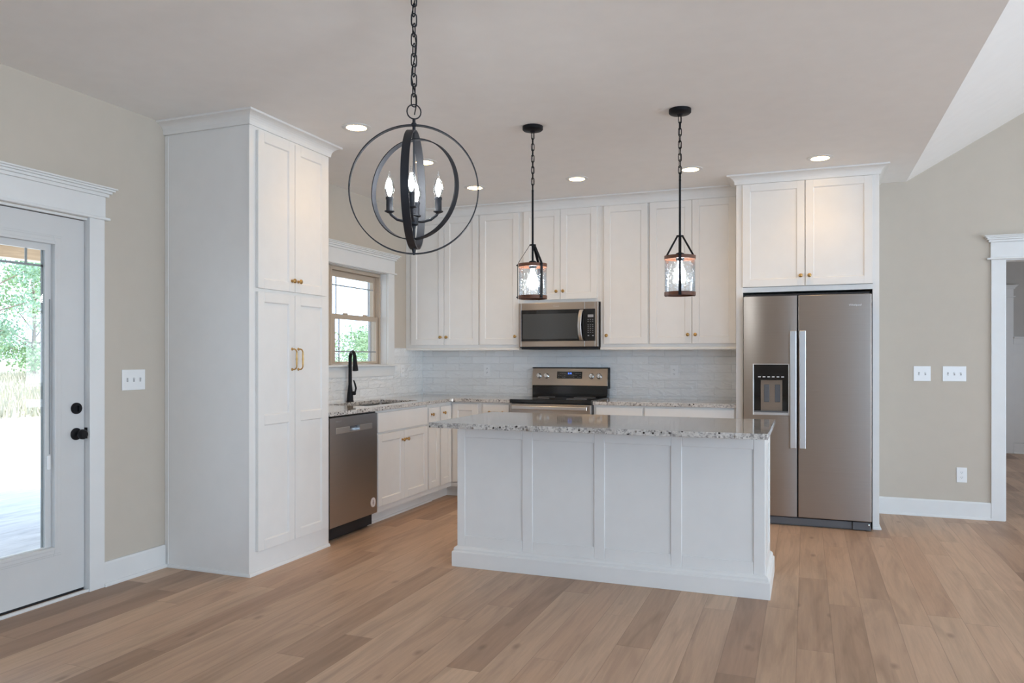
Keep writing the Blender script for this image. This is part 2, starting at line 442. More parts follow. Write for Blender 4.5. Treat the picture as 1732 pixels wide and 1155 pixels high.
def face(f, plane):
    """local (u across, v up, n out) -> world"""
    if f == '-Y': return lambda u, v, n: (u, plane-n, v)
    if f == '+Y': return lambda u, v, n: (u, plane+n, v)
    if f == '+X': return lambda u, v, n: (plane+n, u, v)
    if f == '-X': return lambda u, v, n: (plane-n, u, v)
def fbox(mb, F, u0, u1, v0, v1, n0, n1):
    a = F(u0, v0, n0); b = F(u1, v1, n1); return mb.box(a[0], b[0], a[1], b[1], a[2], b[2])
def shaker(F, u0, u1, v0, v1, t=0.020, rail=0.057, rec=0.009, mids=(), lip=0.0035):
    """framed door with recessed flat panel(s); mids = heights (lo, hi) of middle rails"""
    mb = MB()
    fbox(mb, F, u0, u1, v0, v1, 0, t-rec)
    fbox(mb, F, u0, u0+rail, v0, v1, t-rec, t); fbox(mb, F, u1-rail, u1, v0, v1, t-rec, t)
    bars = [(v0, v0+rail)]+list(mids)+[(v1-rail, v1)]
    for a, b in bars: fbox(mb, F, u0+rail, u1-rail, a, b, t-rec, t)
    for (a, b), (c, d) in zip(bars, bars[1:]):       # small sloped bead round each panel
        U0, U1, V0, V1 = u0+rail, u1-rail, b, c
        n0 = t-rec+0.0002; n1 = t-0.0015; q = lip*1.8
        o = [F(U0, V0, n1), F(U1, V0, n1), F(U1, V1, n1), F(U0, V1, n1)]
        i = [F(U0+q, V0+q, n0), F(U1-q, V0+q, n0), F(U1-q, V1-q, n0), F(U0+q, V1-q, n0)]
        b_ = [F(U0, V0, n0), F(U1, V0, n0), F(U1, V1, n0), F(U0, V1, n0)]
        vs = o+i+b_
        fs = []
        for k in range(4):
            l = (k+1) % 4; fs += [(k, l, 4+l, 4+k), (4+k, 4+l, 8+l, 8+k), (8+k, 8+l, l, k)]
        mb.add(vs, fs)
    return mb
def door_part(name, F, u0, u1, v0, v1, parent, **kw):
    return shaker(F, u0+0.0009, u1-0.0009, v0, v1, **kw).build(name, M['cab'], parent, 0.0012, seg=1)
def knob(F, u, v, n, parent):
    o = Vector(F(u, v, n)); d = Vector(F(u, v, n+1))-o
    MB().lathe(o, d, [(0.0095, 0), (0.0095, 0.002), (0.0055, 0.004), (0.005, 0.012), (0.009, 0.015), (0.0135, 0.019), (0.0150, 0.023), (0.0135, 0.027), (0.007, 0.030), (0, 0.031)], 20).build('knob', M['brass'], parent, smooth=50)
def pull(F, u, v0, v1, n, parent, horiz=False):
    mb = MB(); pts = []
    mid = 0.036
    def G(t, m): return F(t, v0, n+m) if horiz else F(u, t, n+m)
    a, b = (u if horiz else v0), v1
    L = b-a
    path = [(a, 0), (a, 0.020), (a+0.006, 0.030), (a+0.018, mid)]+[(a+L*f, mid) for f in (0.3, 0.4, 0.5, 0.6, 0.7)]+[(b-0.018, mid), (b-0.006, 0.030), (b, 0.020), (b, 0)]
    rad = [0.0055, 0.0045, 0.0045, 0.0045, 0.0055, 0.0050, 0.0070, 0.0050, 0.0055, 0.0045, 0.0045, 0.0045, 0.0055]
    mb.tube([G(t, m) for t, m in path], rad, 12)
    d = Vector(G(a, 1))-Vector(G(a, 0))
    for e in (a, b): mb.lathe(G(e, 0), d, [(0.009, 0), (0.009, 0.003), (0.006, 0.006), (0, 0.0061)], 16)
    mb.build('pull_handle', M['brass'], parent, smooth=45)

def text_part(name, body, size, M4, mat, parent, depth=0.0006):
    cu = bpy.data.curves.new(name, 'FONT'); cu.body = body; cu.size = size; cu.extrude = depth; cu.align_x = 'CENTER'; cu.align_y = 'CENTER'
    tmp = bpy.data.objects.new(name+'_tmp', cu); COL.objects.link(tmp)
    dg = bpy.context.evaluated_depsgraph_get(); dg.update()
    me = bpy.data.meshes.new_from_object(tmp.evaluated_get(dg))
    bpy.data.objects.remove(tmp); bpy.data.curves.remove(cu)
    me.transform(M4); me.transform(Matrix.Translation(-root_loc(parent)))
    me.name = name; me.materials.clear(); me.materials.append(mat)
    o = bpy.data.objects.new(name, me); COL.objects.link(o); o.parent = parent
    return o
def text_m(F, u, v, n):
    o = Vector(F(u, v, n)); x = Vector(F(u+1, v, n))-o; y = Vector(F(u, v+1, n))-o; z = Vector(F(u, v, n+1))-o
    m = Matrix((x, y, z)).transposed().to_4x4(); m.translation = o; return m

# ------------------------------------------------------------------ room shell
ZC = 2.7385; EX = 4.469; SLOPE = 0.574; RX = (EX+RIGHT_X)/2; RZ = ZC+SLOPE*(RX-EX)
T = 0.16
struct(MB().box(-T, RIGHT_X+T, REAR_Y-T, 5.2, -0.12, 0).build('floor', M['floor']), 'brown oak plank floor', 'floor')
cl = MB()
cl.box(-T, EX, REAR_Y-T, 0.14, ZC, ZC+0.14)
th = 0.14
cl.prism([(EX, ZC), (RX, RZ), (RX, RZ+th), (EX, ZC+th)], 1, REAR_Y-T, 0.14)
cl.prism([(RX, RZ), (RIGHT_X+T, ZC-SLOPE*T), (RIGHT_X+T, ZC-SLOPE*T+th), (RX, RZ+th)], 1, REAR_Y-T, 0.14)
cl.box(4.4, RIGHT_X+T, 0.14, 5.2, ZC, ZC+0.14)
struct(cl.build('ceiling', M['ceiling']), 'white ceiling, flat over the kitchen and vaulted to the right', 'ceiling')

def wall_grid(fixed0, fixed1, along, a0, a1, z0, z1, holes):
    """wall slab with rectangular holes; along = 0 (x) or 1 (y)"""
    mb = MB(); us = sorted({a0, a1, *[h[0] for h in holes], *[h[1] for h in holes]}); zs = sorted({z0, z1, *[h[2] for h in holes], *[h[3] for h in holes]})
    for u, u2 in zip(us, us[1:]):
        run = None
        for z, z2 in zip(zs, zs[1:]):
            mu, mz = (u+u2)/2, (z+z2)/2
            if any(h[0] < mu < h[1] and h[2] < mz < h[3] for h in holes): continue
            if along == 0: mb.box(u, u2, fixed0, fixed1, z, z2)
            else: mb.box(fixed0, fixed1, u, u2, z, z2)
    return mb
DO0, DO1, DOZ = -4.885, -3.925, 2.060          # patio door rough opening
WO0, WO1, WZ0, WZ1 = -2.325, -0.720, 1.222, 2.080
struct(wall_grid(-T, 0, 1, REAR_Y-T, 0.0, 0, ZC, [(DO0, DO1, 0, DOZ), (WO0, WO1, WZ0, WZ1)]).build('wall_left', M['wall']), 'greige left wall with patio door and sink window', 'wall')
bw = wall_grid(0, 0.14, 0, -T, RIGHT_X+T, 0, ZC, [(5.162, 6.12, 0, 2.072)])
bw.prism([(EX-0.02, ZC), (RX, RZ+0.02), (RIGHT_X, ZC)], 1, 0, 0.139)
struct(bw.build('wall_back', M['wall']), 'greige back wall behind the kitchen', 'wall')
rw = wall_grid(REAR_Y-T, REAR_Y, 0, 0, RIGHT_X, 0, ZC, [(a, b, WZA, WZB) for a, b in REAR_WIN])
rw.prism([(EX-0.02, ZC), (RX, RZ+0.02), (RIGHT_X, ZC)], 1, REAR_Y-T, REAR_Y)
struct(rw.build('wall_rear', M['wall']), 'greige wall behind the viewer', 'wall')
struct(wall_grid(RIGHT_X, RIGHT_X+T, 1, REAR_Y-T, 0.14, 0, ZC, [(a, b, WZA, WZB) for a, b in RIGHT_WIN]).build('wall_right', M['wall']), 'greige right wall', 'wall')
# hall behind the doorway
hw = MB(); hw.box(4.4, RIGHT_X, 5.0, 5.14, 0, ZC); hw.box(4.4, 4.5, 0.14, 5.0, 0, ZC)
hw.box(8.3, 8.4, 0.14, 1.9, 0, ZC).box(8.3, 8.4, 3.3, 5.0, 0, ZC).box(8.3, 8.4, 1.9, 3.3, 0, 0.8).box(8.3, 8.4, 1.9, 3.3, 2.2, ZC)
struct(hw.build('wall_hall', M['hall']), 'grey walls of the hall beyond the doorway', 'wall')

# windows behind the viewer
wi = 2
for along, lst in ((0, REAR_WIN), (1, RIGHT_WIN)):
    for a, b in lst:
        mb = MB(); g = MB()
        def bx(m_, u0, u1, z0, z1, d0, d1):
            if along == 0: m_.box(u0, u1, REAR_Y-d1, REAR_Y-d0, z0, z1)
            else: m_.box(RIGHT_X+d0, RIGHT_X+d1, u0, u1, z0, z1)
        for u0, u1, z0, z1 in ((a, a+0.06, WZA, WZB), (b-0.06, b, WZA, WZB), (a+0.06, b-0.06, WZA, WZA+0.06), (a+0.06, b-0.06, WZB-0.06, WZB), ((a+b)/2-0.03, (a+b)/2+0.03, WZA+0.06, WZB-0.06)):
            bx(mb, u0, u1, z0, z1, 0.03, 0.12)
        bx(g, a+0.06, b-0.06, WZA+0.06, WZB-0.06, 0.07, 0.076)
        fr = struct(mb.build('window_%d' % wi, M['trim'], None, 0.003), 'window with white frame behind the viewer', 'window')
        g.build('pane', M['glass'], fr); wi += 1

def crown_cap(F, u0, u1, v, mat, parent, name='crown_cap', h=0.052, p=0.048):
    """stepped cap on top of a head casing (F is the wall face)"""
    mb = MB()
    for k, (a, b, o) in enumerate(((0, 0.35, 0.30), (0.35, 0.62, 0.55), (0.62, 0.82, 0.80), (0.82, 1.0, 1.0))):
        fbox(mb, F, u0-p*o+0.0, u1+p*o, v+h*a, v+h*b, 0, 0.022+p*o*0.9)
    return mb.build(name, mat, parent, 0.0025)
FL = face('+X', 0.0); FB = face('-Y', 0.0)

# door_1: patio door in the left wall
d1 = bpy.data.objects.new('door_1', None); COL.objects.link(d1); d1.location = (0, (DO0+DO1)/2, 0)
struct(d1, 'white patio door with one tall glass pane and black knob', 'door')
cas = MB()
fbox(cas, FL, -3.938, -3.842, 0, 2.066, 0, 0.02); fbox(cas, FL, -4.970, -4.872, 0, 2.066, 0, 0.02)
cas.build('casing', M['trim'], d1, 0.002)
hd = MB(); fbox(hd, FL, -4.974, -3.838, 2.078, 2.192, 0, 0.022); hd.build('head_casing', M['trim'], d1, 0.0015)
bd = MB(); fbox(bd, FL, -5.000, -3.812, 2.062, 2.078, 0, 0.034); bd.build('head_bead', M['trim'], d1, 0.006, seg=3)
crown_cap(FL, -4.974, -3.838, 2.192, M['trim'], d1)
jm = MB(); jm.box(-T, -0.0005, DO1-0.012, DO1, 0, DOZ).box(-T, -0.0005, DO0, DO0+0.012, 0, DOZ).box(-T, -0.0005, DO0+0.012, DO1-0.012, DOZ-0.012, DOZ)
jm.box(-0.078, -0.066, DO1-0.030, DO1-0.012, 0.03, DOZ-0.012).box(-0.078, -0.066, DO0+0.012, DO0+0.03, 0.03, DOZ-0.012)
jm.build('jamb', M['trim'], d1)
th_ = MB().box(-T, -0.010, DO0+0.012, DO1-0.012, 0, 0.012); th_.build('threshold', M['oakstrip'], d1)
MB().box(-0.010, 0.012, DO0-0.0, DO1+0.004, 0, 0.016).build('threshold_trim', M['trim'], d1, 0.004)
LF = face('+X', -0.064)          # door leaf lies from x=-0.064 to -0.020
LY0, LY1, LZ0, LZ1 = -4.868, -3.940, 0.026, 2.044
GY0, GY1, GZ0, GZ1 = -4.700, -4.128, 0.288, 1.890
leaf = MB()
for u0, u1, v0, v1 in ((LY0, GY0, LZ0, LZ1), (GY1, LY1, LZ0, LZ1), (GY0, GY1, LZ0, GZ0), (GY0, GY1, GZ1, LZ1)): fbox(leaf, LF, u0, u1, v0, v1, 0, 0.044)
leaf = leaf.build('door_leaf', M['door'], d1)
wg = MB(); fbox(wg, LF, LY1+0.0003, LY1+0.0028, LZ0, LZ1+0.003, 0.004, 0.040); fbox(wg, LF, LY0, LY1, LZ1+0.0003, LZ1+0.0035, 0.004, 0.040); wg.build('gap_shade_strip', M['dark'], d1)  # black strip painting in the shaded gap around the door leaf
sw = MB(); fbox(sw, LF, LY0, LY1, 0.012, 0.026, 0.006, 0.038); sw.build('door_sweep', M['dark'], d1)
lf = MB()       # raised lite frame with stepped moulding
for d_, h0, h1 in ((0.048, 0.044, 0.050), (0.036, 0.050, 0.056), (0.016, 0.056, 0.060)):
    for u0, u1, v0, v1 in ((GY0-d_, GY0, GZ0-d_, GZ1+d_), (GY1, GY1+d_, GZ0-d_, GZ1+d_), (GY0, GY1, GZ0-d_, GZ0), (GY0, GY1, GZ1, GZ1+d_)): fbox(lf, LF, u0, u1, v0, v1, h0, h1)
lf.build('lite_frame', M['door'], leaf, 0.003)
sp = MB()       # inner stop round the pane with the wider tracks left and right
for u0, u1, v0, v1 in ((GY0, GY0+0.034, GZ0, GZ1), (GY1-0.034, GY1, GZ0, GZ1), (GY0+0.034, GY1-0.034, GZ1-0.034, GZ1), (GY0+0.034, GY1-0.034, GZ0, GZ0+0.006)): fbox(sp, LF, u0, u1, v0, v1, 0.006, 0.030)
sp.build('pane_stop', M['door'], leaf)
g = MB(); fbox(g, LF, GY0+0.034, GY1-0.034, GZ0+0.006, GZ1-0.034, 0.016, 0.022); pane = g.build('pane', M['glass'], leaf)
mu = MB(); fbox(mu, LF, GY0+0.034, GY1-0.034, 1.768, 1.780, 0.012, 0.0155); fbox(mu, LF, -4.262, -4.250, 1.780, GZ1-0.034, 0.012, 0.0155); fbox(mu, LF, -4.45, -4.438, 1.780, GZ1-0.034, 0.012, 0.0155); fbox(mu, LF, -4.630, -4.618, 1.78, GZ1-0.034, 0.012, 0.0155)
fbox(mu, LF, GY1-0.046, GY1-0.0345, GZ0+0.006, GZ1-0.034, 0.012, 0.0155)
mu.build('muntin', M['muntin'], leaf)
sl = MB(); fbox(sl, LF, GY1-0.026, GY1-0.010, 0.70, 0.775, 0.030, 0.042); sl.build('slide_tab', M['plastic'], leaf, 0.003)
sl = MB(); fbox(sl, LF, GY1-0.012, GY1-0.006, 0.78, 1.60, 0.030, 0.034); sl.build('slide_track', M['muntin'], leaf)
kb = MB().lathe((-0.020, -3.992, 0.874), (1, 0, 0), [(0.033, 0), (0.033, 0.006), (0.026, 0.010), (0.012, 0.014), (0.011, 0.030), (0.020, 0.036), (0.027, 0.046), (0.027, 0.058), (0.020, 0.068), (0, 0.071)], 28).build('knob', M['black'], leaf, smooth=40)
dbm = MB().lathe((-0.020, -3.992, 1.014), (1, 0, 0), [(0.031, 0), (0.031, 0.010), (0.027, 0.016), (0, 0.018)], 28)
dbm.box(-0.003, 0.010, -3.996, -3.988, 0.998, 1.030)
dbm.build('deadbolt', M['black'], leaf, smooth=40)
st = MB(); st.box(-0.045, -0.0205+0.022, -3.9395, -3.9372, 0.845, 0.905); st.build('strike_plate', M['black'], d1)

# window_1: twin double-hung window over the sink
w1 = bpy.data.objects.new('window_1', None); COL.objects.link(w1); w1.location = (0, (WO0+WO1)/2, WZ0)
struct(w1, 'tan framed sash window with white casing over the sink', 'window')
cas = MB(); fbox(cas, FL, WO1+0.002, -0.603, WZ0+0.006, 2.090, 0, 0.02); fbox(cas, FL, -2.442, WO0-0.002, WZ0+0.006, 2.090, 0, 0.02); cas.build('casing', M['trim'], w1, 0.002)
hd = MB(); fbox(hd, FL, -2.446, -0.599, 2.098, 2.214, 0, 0.022); hd.build('head_casing', M['trim'], w1, 0.0015)
bd = MB(); fbox(bd, FL, -2.472, -0.573, 2.082, 2.098, 0, 0.034); bd.build('head_bead', M['trim'], w1, 0.006, seg=3)
crown_cap(FL, -2.446, -0.599, 2.214, M['trim'], w1)
MB().box(-0.066, 0.045, -2.465, -0.580, 1.2105, 1.2275).build('stool', M['trim'], w1, 0.004)
ap = MB(); fbox(ap, FL, -2.442, -0.603, 1.118, 1.210, 0.0, 0.020); ap.build('apron', M['trim'], w1, 0.002)
jm = MB(); jm.box(-T, -0.0005, WO1-0.003, WO1-0.0005, 1.2275, WZ1).box(-T, -0.0005, WO0+0.0005, WO0+0.003, 1.2275, WZ1).box(-T, -0.0005, WO0+0.003, WO1-0.003, WZ1-0.003, WZ1-0.0005)
jm.build('jamb_lining', M['trim'], w1)
for (y0, y1) in ((-1.545, WO1-0.004), (WO0+0.004, -1.547)):
    f = MB(); e = 0.030
    f.box(-T, -0.062, y0, y0+e, 1.2275, 2.076).box(-T, -0.062, y1-e*0.75, y1, 1.2275, 2.076).box(-T, -0.062, y0+e, y1-e*0.75, 2.046, 2.076).box(-T, -0.062, y0+e, y1-e*0.75, 1.2275, 1.234)
    f.box(-T, -0.085, y0+e, y0+e+0.012, 1.234, 2.046).box(-T, -0.085, y1-e*0.75-0.010, y1-e*0.75, 1.234, 2.046)
    fo = f.build('window_frame', M['vinyl'], w1, 0.002)
    for nm, z0, z1, x0, x1 in (('lower_sash', 1.236, 1.668, -0.098, -0.072), ('upper_sash', 1.632, 2.044, -0.128, -0.102)):
        s_ = MB(); a = y0+0.044; b = y1-0.034; sw_ = 0.046; tw = 0.020 if nm == 'lower_sash' else 0.046
        s_.box(x0, x1, a, a+sw_, z0, z1).box(x0, x1, b-0.028, b, z0, z1)
        zb = z0+(0.020 if nm == 'lower_sash' else 0.040); zt = z1-(0.042 if nm == 'lower_sash' else 0.050)
        s_.box(x0, x1, a+sw_, b-0.028, z0, zb).box(x0, x1, a+sw_, b-0.028, zt, z1)
        so_ = s_.build(nm, M['vinyl'], w1, 0.002)
        xm = (x0+x1)/2
        MB().box(xm-0.002, xm+0.002, a+sw_, b-0.028, zb, zt).build('pane', M['glass'], so_)
        mt = MB(); q = 0.010
        ya, yb2 = a+sw_+0.065, b-0.028-0.085
        for yy in (ya, yb2): mt.box(xm+0.003, xm+0.008, yy-q/2, yy+q/2, zb, zt)
        zz = zb+0.088 if nm == 'lower_sash' else zt-0.072
        mt.box(xm+0.0032, xm+0.0085, a+sw_, b-0.028, zz-q/2, zz+q/2)
        mt.build('muntin', M['muntin'], so_)
        if nm == 'lower_sash':
            for yy in (a+0.22, b-0.20): MB().box(-0.098, -0.076, yy-0.028, yy+0.028, z1, z1+0.014).build('sash_lock', M['vinyl'], so_, 0.005)
MB().box(-T+0.001, -0.060, -1.5468, -1.5452, 1.2277, 2.075).build('mullion', M['vinyl'], w1)

# doorway casing in back wall: trim_1
t1 = bpy.data.objects.new('trim_1', None); COL.objects.link(t1); t1.location = (5.64, 0, 0)
struct(t1, 'white casing of the doorway right of the refrigerator', 'trim')
cas = MB(); fbox(cas, FB, 5.069, 5.165, 0, 2.066, 0, 0.02); fbox(cas, FB, 6.117, 6.214, 0, 2.066, 0, 0.02); cas.build('casing', M['trim'], t1, 0.002)
hd = MB(); fbox(hd, FB, 5.065, 6.218, 2.082, 2.204, 0, 0.022); hd.build('head_casing', M['trim'], t1, 0.0015)
bd = MB(); fbox(bd, FB, 5.038, 6.245, 2.066, 2.082, 0, 0.034); bd.build('head_bead', M['trim'], t1, 0.006, seg=3)
crown_cap(FB, 5.065, 6.218, 2.204, M['trim'], t1)
jm = MB(); jm.box(5.163, 5.174, 0.0005, 0.1395, 0, 2.060).box(6.108, 6.119, 0.0005, 0.1395, 0, 2.060).box(5.163, 6.119, 0.0005, 0.1395, 2.060, 2.071)
jm.build('jamb', M['trim'], t1)

def baseboard(name, path, label, h=0.138, mat='trim'):
    prof = [(0, 0), (0.027, 0), (0.027, 0.010), (0.022, 0.018), (0.016, 0.020), (0.016, h-0.012), (0.013, h-0.003), (0.010, h), (0, h)]
    return struct(MB().sweep(path, prof).build(name, M[mat]), label, 'baseboard')
baseboard('baseboard_left', [(0.0005, -3.842), (0.0005, -3.401)][::1], 'white baseboard between patio door and pantry cabinet')
baseboard('baseboard_left.001', [(0.0005, REAR_Y), (0.0005, -4.972)], 'white baseboard left of patio door')
baseboard('baseboard_back', [(4.232, -0.0005), (5.0685, -0.0005)], 'white baseboard between refrigerator and doorway')
baseboard('baseboard_back.001', [(6.2145, -0.0005), (RIGHT_X, -0.0005)], 'white baseboard right of the doorway')
baseboard('baseboard_hall', [(6.306, 4.9995), (8.3, 4.9995)], 'white baseboard at the far end of the hall')

# hall: wainscot and a door at its far wall
FH = face('-Y', 5.0)
wn = MB(); fbox(wn, FH, 6.306, 8.3, 1.472, 1.550, 0, 0.018); fbox(wn, FH, 6.306, 8.3, 1.550, 1.570, 0, 0.04); fbox(wn, FH, 6.306, 8.3, 0.142, 1.472, 0, 0.006)
for xx in (7.0, 7.7): fbox(wn, FH, xx, xx+0.07, 0.142, 1.472, 0.006, 0.018)
struct(wn.build('trim_2', M['trim'], None, 0.002), 'white wainscot at the far end of the hall', 'trim')
d2 = bpy.data.objects.new('door_2', None); COL.objects.link(d2); d2.location = (5.78, 5.0, 0)
struct(d2, 'white door with casing at the far end of the hall', 'door')
cas = MB(); fbox(cas, FH, 6.208, 6.304, 0, 2.104, 0, 0.02); fbox(cas, FH, 5.26, 5.356, 0, 2.104, 0, 0.02); cas.build('casing', M['trim'], d2, 0.002)
hd = MB(); fbox(hd, FH, 5.256, 6.304, 2.118, 2.215, 0, 0.022); hd.build('head_casing', M['trim'], d2)
bd = MB(); fbox(bd, FH, 5.23, 6.326, 2.104, 2.118, 0, 0.034); bd.build('head_bead', M['trim'], d2, 0.005)
crown_cap(FH, 5.256, 6.306, 2.215, M['trim'], d2)
shaker(FH, 5.357, 6.207, 0.01, 2.103, t=0.012, rail=0.12, mids=((0.95, 1.07),)).build('door_leaf', M['door'], d2)
MB().lathe((6.14, 4.988, 0.95), (0, -1, 0), [(0.03, 0), (0.03, 0.006), (0.012, 0.012), (0.012, 0.03), (0.027, 0.045), (0.02, 0.065), (0, 0.068)], 20).build('knob', M['black'], d2, smooth=40)

# ------------------------------------------------------------------ switches and outlets
def plate(name, label, cat, F, u0, u1, v0, v1, kind, n0=0.0):
    o = F((u0+u1)/2, v0, n0); t = thing(name, label, cat, o)
    mb = MB(); fbox(mb, F, u0, u1, v0, v1, n0+0.0005, n0+0.006); mb.build('plate', M['plastic'], t, 0.003)
    vm = (v0+v1)/2
    if kind == 'outlet':
        um = (u0+u1)/2
        for s in (-1, 1):
            r = MB(); fbox(r, F, um-0.017, um+0.017, vm+s*0.020-0.0145, vm+s*0.020+0.0145, n0+0.006, n0+0.0075); ro = r.build('receptacle', M['plastic'], t, 0.004)
            q = MB()
            for du in (-0.006, 0.006): fbox(q, F, um+du-0.0012, um+du+0.0012, vm+s*0.020-0.002, vm+s*0.020+0.007, n0+0.0073, n0+0.0078)
            fbox(q, F, um-0.002, um+0.002, vm+s*0.020-0.009, vm+s*0.020-0.005, n0+0.0073, n0+0.0078)
            q.build('slot', M['slot'], ro)
    else:
        k = kind; pitch = 0.046 if (u1-u0) > 0.1 else 0
        for i in range(k):
            um = (u0+u1)/2+(i-(k-1)/2)*0.046
            q = MB(); fbox(q, F, um-0.0055, um+0.0055, vm-0.012, vm+0.012, n0+0.006, n0+0.0066); q.build('slot', M['tslot'], t)
            up = not (i == 0)
            q = MB(); s = 1 if up else -1
            fbox(q, F, um-0.004, um+0.004, vm-0.002+s*0.005, vm+0.004+s*0.006, n0+0.0062, n0+0.019); q.build('toggle', M['plastic'], t, 0.001)
    return t
plate('light_switch', 'triple white light switch plate between patio door and pantry cabinet', 'light switch', FL, -3.713, -3.547, 1.100, 1.221, 3)
plate('light_switch', 'double white light switch plate on the wall right of refrigerator', 'light switch', FB, 4.522, 4.647, 1.099, 1.221, 2)
plate('light_switch', 'triple white light switch plate next to the doorway casing', 'light switch', FB, 4.732, 4.899, 1.099, 1.221, 3)
plate('power_outlet', 'white outlet low on the wall below the switches', 'outlet', FB, 4.830, 4.904, 0.288, 0.408, 'outlet')
plate('power_outlet', 'white outlet in the tile left of the range', 'outlet', FB, 0.697, 0.768, 1.102, 1.222, 'outlet', 0.012)
plate('power_outlet', 'white outlet in the tile right of the range', 'outlet', FB, 2.545, 2.616, 1.102, 1.222, 'outlet', 0.012)
plate('power_outlet', 'white outlet in the tile beside the sink window, near the corner', 'outlet', FL, -0.475, -0.404, 1.102, 1.222, 'outlet', 0.012)

# ------------------------------------------------------------------ backsplash
bs = thing('tile_backsplash', 'glossy white subway tile covering the wall between counters and upper cabinets', 'backsplash', (0.0, 0.0, 0.915))
MB().box(0.013, 3.178, -0.012, -0.0005, 0.9145, 1.384).build('back_wall_tile', M['tilex'], bs)
ms = MB().box(0.0005, 0.0125, -2.590, -0.0005, 0.9145, 1.117).box(0.0005, 0.0125, -0.602, -0.0005, 1.117, 1.384)
ms.build('side_wall_tile', M['tiley'], bs)

# ------------------------------------------------------------------ cabinetry helpers
def crown_prof(zb, zt, p):
    pr = [(0, zb), (0.010, zb), (0.012, zb+0.008)]
    h = zt-zb-0.024
    for i in range(7):
        a = i/6*PI/2; pr.append((0.012+(p-0.018)*(1-math.cos(a)), zb+0.010+h*math.sin(a)))
    pr += [(p, zt-0.012), (p, zt-0.0005), (0, zt-0.0005)]
    return pr
PY0, PY1, PX = -3.390, -2.594, 0.6465
# pantry cabinet
pc = thing('pantry_cabinet', 'tall white pantry cabinet with four doors and crown, left of dishwasher', 'cabinet', (PX/2, (PY0+PY1)/2, 0))
MB().box(0.001, PX, PY0, PY1, 0.0, 2.70).build('carcass', M['cab'], pc, 0.0015)
stl = MB().box(0.0015, 0.030, PY0-0.004, PY0, 0.012, 2.66).box(PX-0.020, PX, PY0-0.004, PY0, 0.012, 2.66); stl.build('end_panel_stile', M['cab'], pc, 0.001)
MB().sweep([(0.001, PY0), (PX, PY0), (PX, PY1)], [(0, 0), (0.014, 0), (0.014, 0.008), (0.008, 0.018), (0, 0.020)]).build('shoe_moulding', M['trim'], pc)
MB().sweep([(0.001, PY0-0.004), (PX, PY0-0.004), (PX, PY1), (0.001, PY1)], crown_prof(2.663, ZC, 0.068)).build('crown', M['cab'], pc)
FP = face('+X', PX)
PD0, PDS, PD1 = -3.340, -2.9885, -2.643
for a, b, s in ((PD0, PDS-0.0015, 0), (PDS+0.0015, PD1, 1)):
    d = door_part('door', FP, a, b, 1.706, 2.644, pc)
    knob(FP, (b-0.030) if s == 0 else (a+0.030), 1.775, 0.020, d)
    d = door_part('door', FP, a, b, 0.137, 1.684, pc, mids=((0.887, 0.944),))
    pull(FP, (b-0.030) if s == 0 else (a+0.030), 1.216, 1.345, 0.020, d)

# base cabinets, left run
BX = 0.625; BZ0 = 0.10; BZ1 = 0.884
FBX = face('+X', BX); BY = -0.625; FBY = face('-Y', BY)
def base_box(name, x0, x1, y0, y1, label, front, toe=True, open_top=False):
    t = thing(name, label, 'cabinet', ((x0+x1)/2, (y0+y1)/2, 0))
    m_ = MB().box(x0, x1, y0, y1, BZ0, 0.69 if open_top else BZ1)
    if open_top: m_.box(x1-0.02, x1, y0, y1, 0.69, BZ1).box(x0, x1-0.02, y1-0.018, y1, 0.69, BZ1)
    m_.build('carcass', M['cab'], t, 0.001)
    if toe:
        k = MB()
        if front == '+X': k.box(x0, x1-0.078, y0, y1, 0, BZ0).box(x1-0.078, x1-0.066, y0, y1, 0, 0.016)
        else: k.box(x0, x1, y0+0.078, y1, 0, BZ0).box(x0, x1, y0+0.066, y0+0.078, 0, 0.016)
        k.build('toe_kick', M['cab'], t)
    return t
sb = thing('sink_base_cabinet', 'white base cabinet under the sink with false drawer and two doors', 'cabinet', (BX/2, -1.53, 0))
cs = MB().box(0.013, BX, -1.952, -1.936, BZ0, BZ1).box(0.013, BX, -1.122, -1.110, BZ0, 0.69).box(0.013, BX, -1.936, -1.122, BZ0, BZ0+0.018).box(BX-0.019, BX, -1.936, -1.122, 0.69, BZ1).box(BX-0.019, BX, -1.936, -1.122, BZ0+0.018, 0.69).box(0.013, 0.022, -1.936, -1.122, BZ0+0.018, 0.70)
cs.build('carcass', M['cab'], sb)
MB().box(0.013, BX-0.078, -1.952, -1.110, 0, BZ0).box(BX-0.078, BX-0.066, -1.952, -1.110, 0, 0.016).build('toe_kick', M['cab'], sb)
mb = MB(); fbox(mb, FBX, -1.942, -1.124, 0.716, 0.866, 0, 0.020); mb.build('drawer_front', M['cab'], sb, 0.002)
for a, b, s in ((-1.942, -1.535, 0), (-1.532, -1.124, 1)):
    d = door_part('door', FBX, a, b, 0.146, 0.700, sb)
    knob(FBX, (b-0.035) if s == 0 else (a+0.035), 0.628, 0.020, d)
nb = base_box('narrow_base_cabinet', 0.013, BX, -1.109, -0.878, 'narrow white base cabinet with one slim door, right of sink cabinet', '+X', open_top=True)
d = door_part('door', FBX, -1.100, -0.889, 0.146, 0.852, nb); knob(FBX, -1.053, 0.795, 0.020, d)
